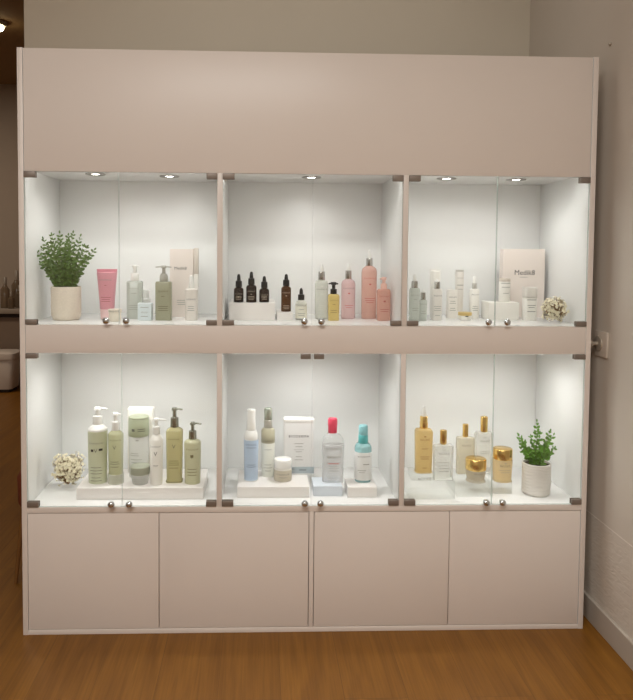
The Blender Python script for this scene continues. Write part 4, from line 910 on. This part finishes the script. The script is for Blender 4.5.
# ------------------------------------------------------------------ dried flower bunches
def bunch(name, label, loc, rx, rz_, ry, cz, n, seed, fl=0.0055):
    rt = root(name, label, 'dried flowers', loc, 'dried flower bunches in the bays')
    rnd = random.Random(seed)
    bs = bmesh.new(); bf = bmesh.new()
    for i in range(n):
        while True:
            v = Vector((rnd.uniform(-1, 1), rnd.uniform(-1, 1), rnd.uniform(-1, 1)))
            if .45 < v.length < 1.12: break
        lobe = 0.84 + 0.20 * sin(3.1 * v.x + 5 * v.z + seed) * cos(4.3 * v.y - 2.7 * v.z)
        v = v * lobe
        p = Vector((v.x * rx, v.y * ry, cz + v.z * rz_))
        if p.z < 0.006: continue
        mid = Vector((v.x * rx * .4, v.y * ry * .4, cz * .6 + v.z * rz_ * .35))
        tube(bs, [Vector((0, 0, 0.012)), mid, p], 0.0006, 4)
        # floret: five petals around a small knob
        nrm = (v + Vector((rnd.uniform(-.4, .4), rnd.uniform(-.6, .2), rnd.uniform(-.2, .5)))).normalized()
        u = nrm.orthogonal().normalized(); w = nrm.cross(u)
        a0 = rnd.uniform(0, 6)
        s = fl * rnd.uniform(.7, 1.25)
        for q in range(5):
            a = a0 + q * 2 * pi / 5
            d = (u * cos(a) + w * sin(a)) + nrm * .35
            leaf(bf, p, d, nrm, s, s * .72)
        bmesh.ops.create_icosphere(bf, subdivisions=1, radius=s * .28, matrix=Matrix.Translation(p + nrm * s * .1))
    link('twigs', bs, M['twig'], rt, 60)
    link('florets', bf, M['floret'], rt)
bunch('dried_flowers', 'round bunch of cream dried flowers beside the long white slab, lower shelf', (0.103, 0.200, ZL0), 0.064, 0.062, 0.055, 0.071, 520, 2, 0.0066)
bunch('dried_flowers', 'small bunch of cream dried flowers beside the large lettered carton, upper shelf', (1.884, 0.125, ZS), 0.050, 0.050, 0.045, 0.052, 330, 4, 0.0056)

# ------------------------------------------------------------------ knob plate on the right wall
rt = root('wall_fitting', 'round metal knob on a pale square plate on the right wall', 'wall fitting', (XR, 0.045, 1.012))
bm = bmesh.new(); box(bm, -0.008, 0, -0.058, 0.030, -0.045, 0.045, bev=0.002); link('plate', bm, M['switch'], rt, 35)
def xlathe(prof, name, mat, par):
    bm = bmesh.new(); prev = None; seg = 28
    for d, r in prof:
        cur = [bm.verts.new((-d, r * cos(2 * pi * i / seg), r * sin(2 * pi * i / seg))) for i in range(seg)]
        if prev: [bm.faces.new((prev[i], prev[(i + 1) % seg], cur[(i + 1) % seg], cur[i])) for i in range(seg)]
        else: bm.faces.new(cur)
        prev = cur
    bm.faces.new(prev)
    return link(name, bm, mat, par, 40)
xlathe([(0.0075, 0.028), (0.012, 0.027), (0.014, 0.022)], 'rosette', M['steel'], rt)
xlathe([(0.013, 0.008), (0.028, 0.007), (0.032, 0.013), (0.040, 0.015), (0.046, 0.012), (0.048, 0.004)], 'knob', M['steel'], rt)
bm = bmesh.new()
bmesh.ops.create_uvsphere(bm, u_segments=12, v_segments=8, radius=0.006)
o = link('wall_screw', bm, M['steel'], None, 60)
o.location = (XR - 0.003, 0.035, 2.054); o['label'] = 'tiny metal screw head high on the right wall'; o['category'] = 'screw'

# ------------------------------------------------------------------ the dim room beyond, seen past the cabinet
rt = root('counter', 'long low counter against the far wall of the dim room', 'counter', (-2.6, 4.42, 0))
bm = bmesh.new(); box(bm, -1.2, 1.9, -0.03, 0.5, 0.70, 0.745, bev=0.004); link('counter_top', bm, M['counter'], rt, 35)
bm = bmesh.new(); box(bm, -1.18, 1.88, 0.02, 0.5, 0.0, 0.66); link('counter_front', bm, M['counter_front'], rt)
bm = bmesh.new(); box(bm, -1.18, 1.88, 0.03, 0.5, 0.66, 0.70); link('shadow_gap', bm, M['gap_dark'], rt)
farb = [(-1.685, .30, .042, 'tall brown glass bottle on the far counter at the picture edge'), (-1.63, .36, .05, 'tallest bottle on the far counter'),
        (-1.565, .22, .045, 'short wide bottle on the far counter nearest the cabinet'), (-1.60, .16, .03, 'small bottle in front of the tallest one on the far counter')]
for i, (x, h, r, lb) in enumerate(farb):
    y = (4.55, 4.72, 4.62, 4.47)[i]
    rt = root('bottle', lb, 'bottle', (x, y, 0.745), 'bottles on the far counter')
    bm = bmesh.new(); loft(bm, [(0, r), (h * .6, r), (h * .72, r * .45), (h * .74, r * .38)], 2, 1, seg=20); link('body', bm, M['dark_glass'], rt, 40)
    bm = bmesh.new(); loft(bm, [(h * .74, r * .42), (h, r * .38)], 2, 1, seg=16); link('cap', bm, M['steel'], rt, 40)
# bin
rt = root('waste_bin', 'pale waste bin with overhanging lid on the far room floor', 'bin', (-1.620, 4.20, 0))
bm = bmesh.new(); loft(bm, [(0.03, 0.15), (0.31, 0.175)], 7, 0.8, seg=40); link('body', bm, M['bin'], rt, 40)
bm = bmesh.new(); loft(bm, [(0.31, 0.188), (0.36, 0.18), (0.372, 0.15)], 7, 0.8, seg=40); link('lid', bm, M['bin'], rt, 40)
bm = bmesh.new(); loft(bm, [(0.0, 0.135), (0.032, 0.14)], 7, 0.8, seg=40); link('foot', bm, M['bin_dark'], rt, 40)
# ceiling lamp
rt = root('ceiling_lamp', 'small bright round lamp on the dark far ceiling', 'ceiling lamp', (-1.124, 2.946, 3.0))
bm = bmesh.new(); loft(bm, [(-0.03, 0.05), (0.0, 0.055)], 2, 1, seg=24); link('housing', bm, M['steel'], rt, 40)
bm = bmesh.new(); bmesh.ops.create_uvsphere(bm, u_segments=16, v_segments=10, radius=0.03, matrix=Matrix.Translation((0, 0, -0.04))); link('bulb', bm, M['far_lens'], rt, 60)
# stool behind the cabinet
rt = root('stool', 'small wooden stool with rust woven seat tucked against the left side of the cabinet', 'stool', (-0.084, 0.435, 0))
bm = bmesh.new(); loft(bm, [(0.30, 0.066), (0.32, 0.074), (0.42, 0.076), (0.44, 0.066)], 2, 1, seg=32); link('woven_seat', bm, M['rattan'], rt, 50)
for sx, fx in ((-1, -0.072), (1, 0.055)):
    for sy in (-1, 1):
        bm = bmesh.new(); tube(bm, [(sx * .042, sy * .042, .315), (fx, sy * .055, 0)], 0.010, 10, .75)
        link('leg', bm, M['stool_wood'], rt, 50)

# ------------------------------------------------------------------ light
def area(name, loc, rot, size, power, color, sy=None):
    l = bpy.data.lights.new(name, 'AREA'); l.energy = power; l.color = color
    l.shape = 'RECTANGLE'; l.size = size; l.size_y = sy or size
    o = bpy.data.objects.new(name, l); COL.objects.link(o); o.location = loc; o.rotation_euler = rot
    return o
area('room_light', (0.45, -2.5, 2.97), (0, 0, 0), 1.8, 66, (1.0, 0.99, 0.955), 0.6)
area('wall_fill_light', (0.95, 0.22, 2.97), (0, 0, 0), 1.7, 2.5, (1.0, 0.97, 0.92), 0.15)  # unseen fill added over the cabinet to brighten the back wall
area('room_light_rear', (-1.2, -4.2, 2.97), (0, 0, 0), 1.4, 32, (1.0, 0.99, 0.955), 0.6)
area('far_room_light', (-2.4, 3.0, 2.97), (0, 0, 0), 0.5, 32, (1.0, 0.87, 0.72))
sl = bpy.data.lights.new('wall_washer', 'SPOT'); sl.energy = 30; sl.color = (1, .98, .94); sl.spot_size = radians(62); sl.spot_blend = 0.5; sl.shadow_soft_size = 0.05
so = bpy.data.objects.new('wall_washer', sl); COL.objects.link(so); so.location = (1.68, -1.05, 2.93)
so.rotation_euler = (0, radians(3), 0)
w = bpy.data.worlds.new('World'); scene.world = w; w.use_nodes = True
w.node_tree.nodes['Background'].inputs[0].default_value = (0.9, 0.8, 0.7, 1)
w.node_tree.nodes['Background'].inputs[1].default_value = 0.05

# ------------------------------------------------------------------ camera
cam = bpy.data.cameras.new('camera'); co = bpy.data.objects.new('camera', cam); COL.objects.link(co)
R_ = ((0.9994006484630878, -0.03385216912185832, 0.007237022682345602),
      (0.005576225296606285, -0.048899941091509073, -0.9987881164054209),
      (0.03416503421630323, 0.9982298464817569, -0.048681865514858653))
right, down, fwd = Vector(R_[0]), Vector(R_[1]), Vector(R_[2])
mat = Matrix.Identity(4)
for i in range(3):
    mat[i][0] = right[i]; mat[i][1] = -down[i]; mat[i][2] = -fwd[i]
mat.translation = Vector((0.810497, -2.383428, 1.3371))
co.matrix_world = mat
cam.sensor_fit = 'HORIZONTAL'; cam.sensor_width = 36.0; cam.lens = 700.0 / 633.0 * 36.0
cam.shift_x = (316.5 - 283.915) / 633.0; cam.shift_y = -(350 - 283.453) / 633.0
cam.clip_start = 0.05
scene.camera = co

scene.view_settings.view_transform = 'Standard'
scene.view_settings.look = 'None'
scene.view_settings.exposure = 0.0
try:
    scene.cycles.use_denoising = True
    scene.cycles.max_bounces = 12
    scene.cycles.transparent_max_bounces = 32
    scene.cycles.sample_clamp_indirect = 6.0
except Exception:
    pass
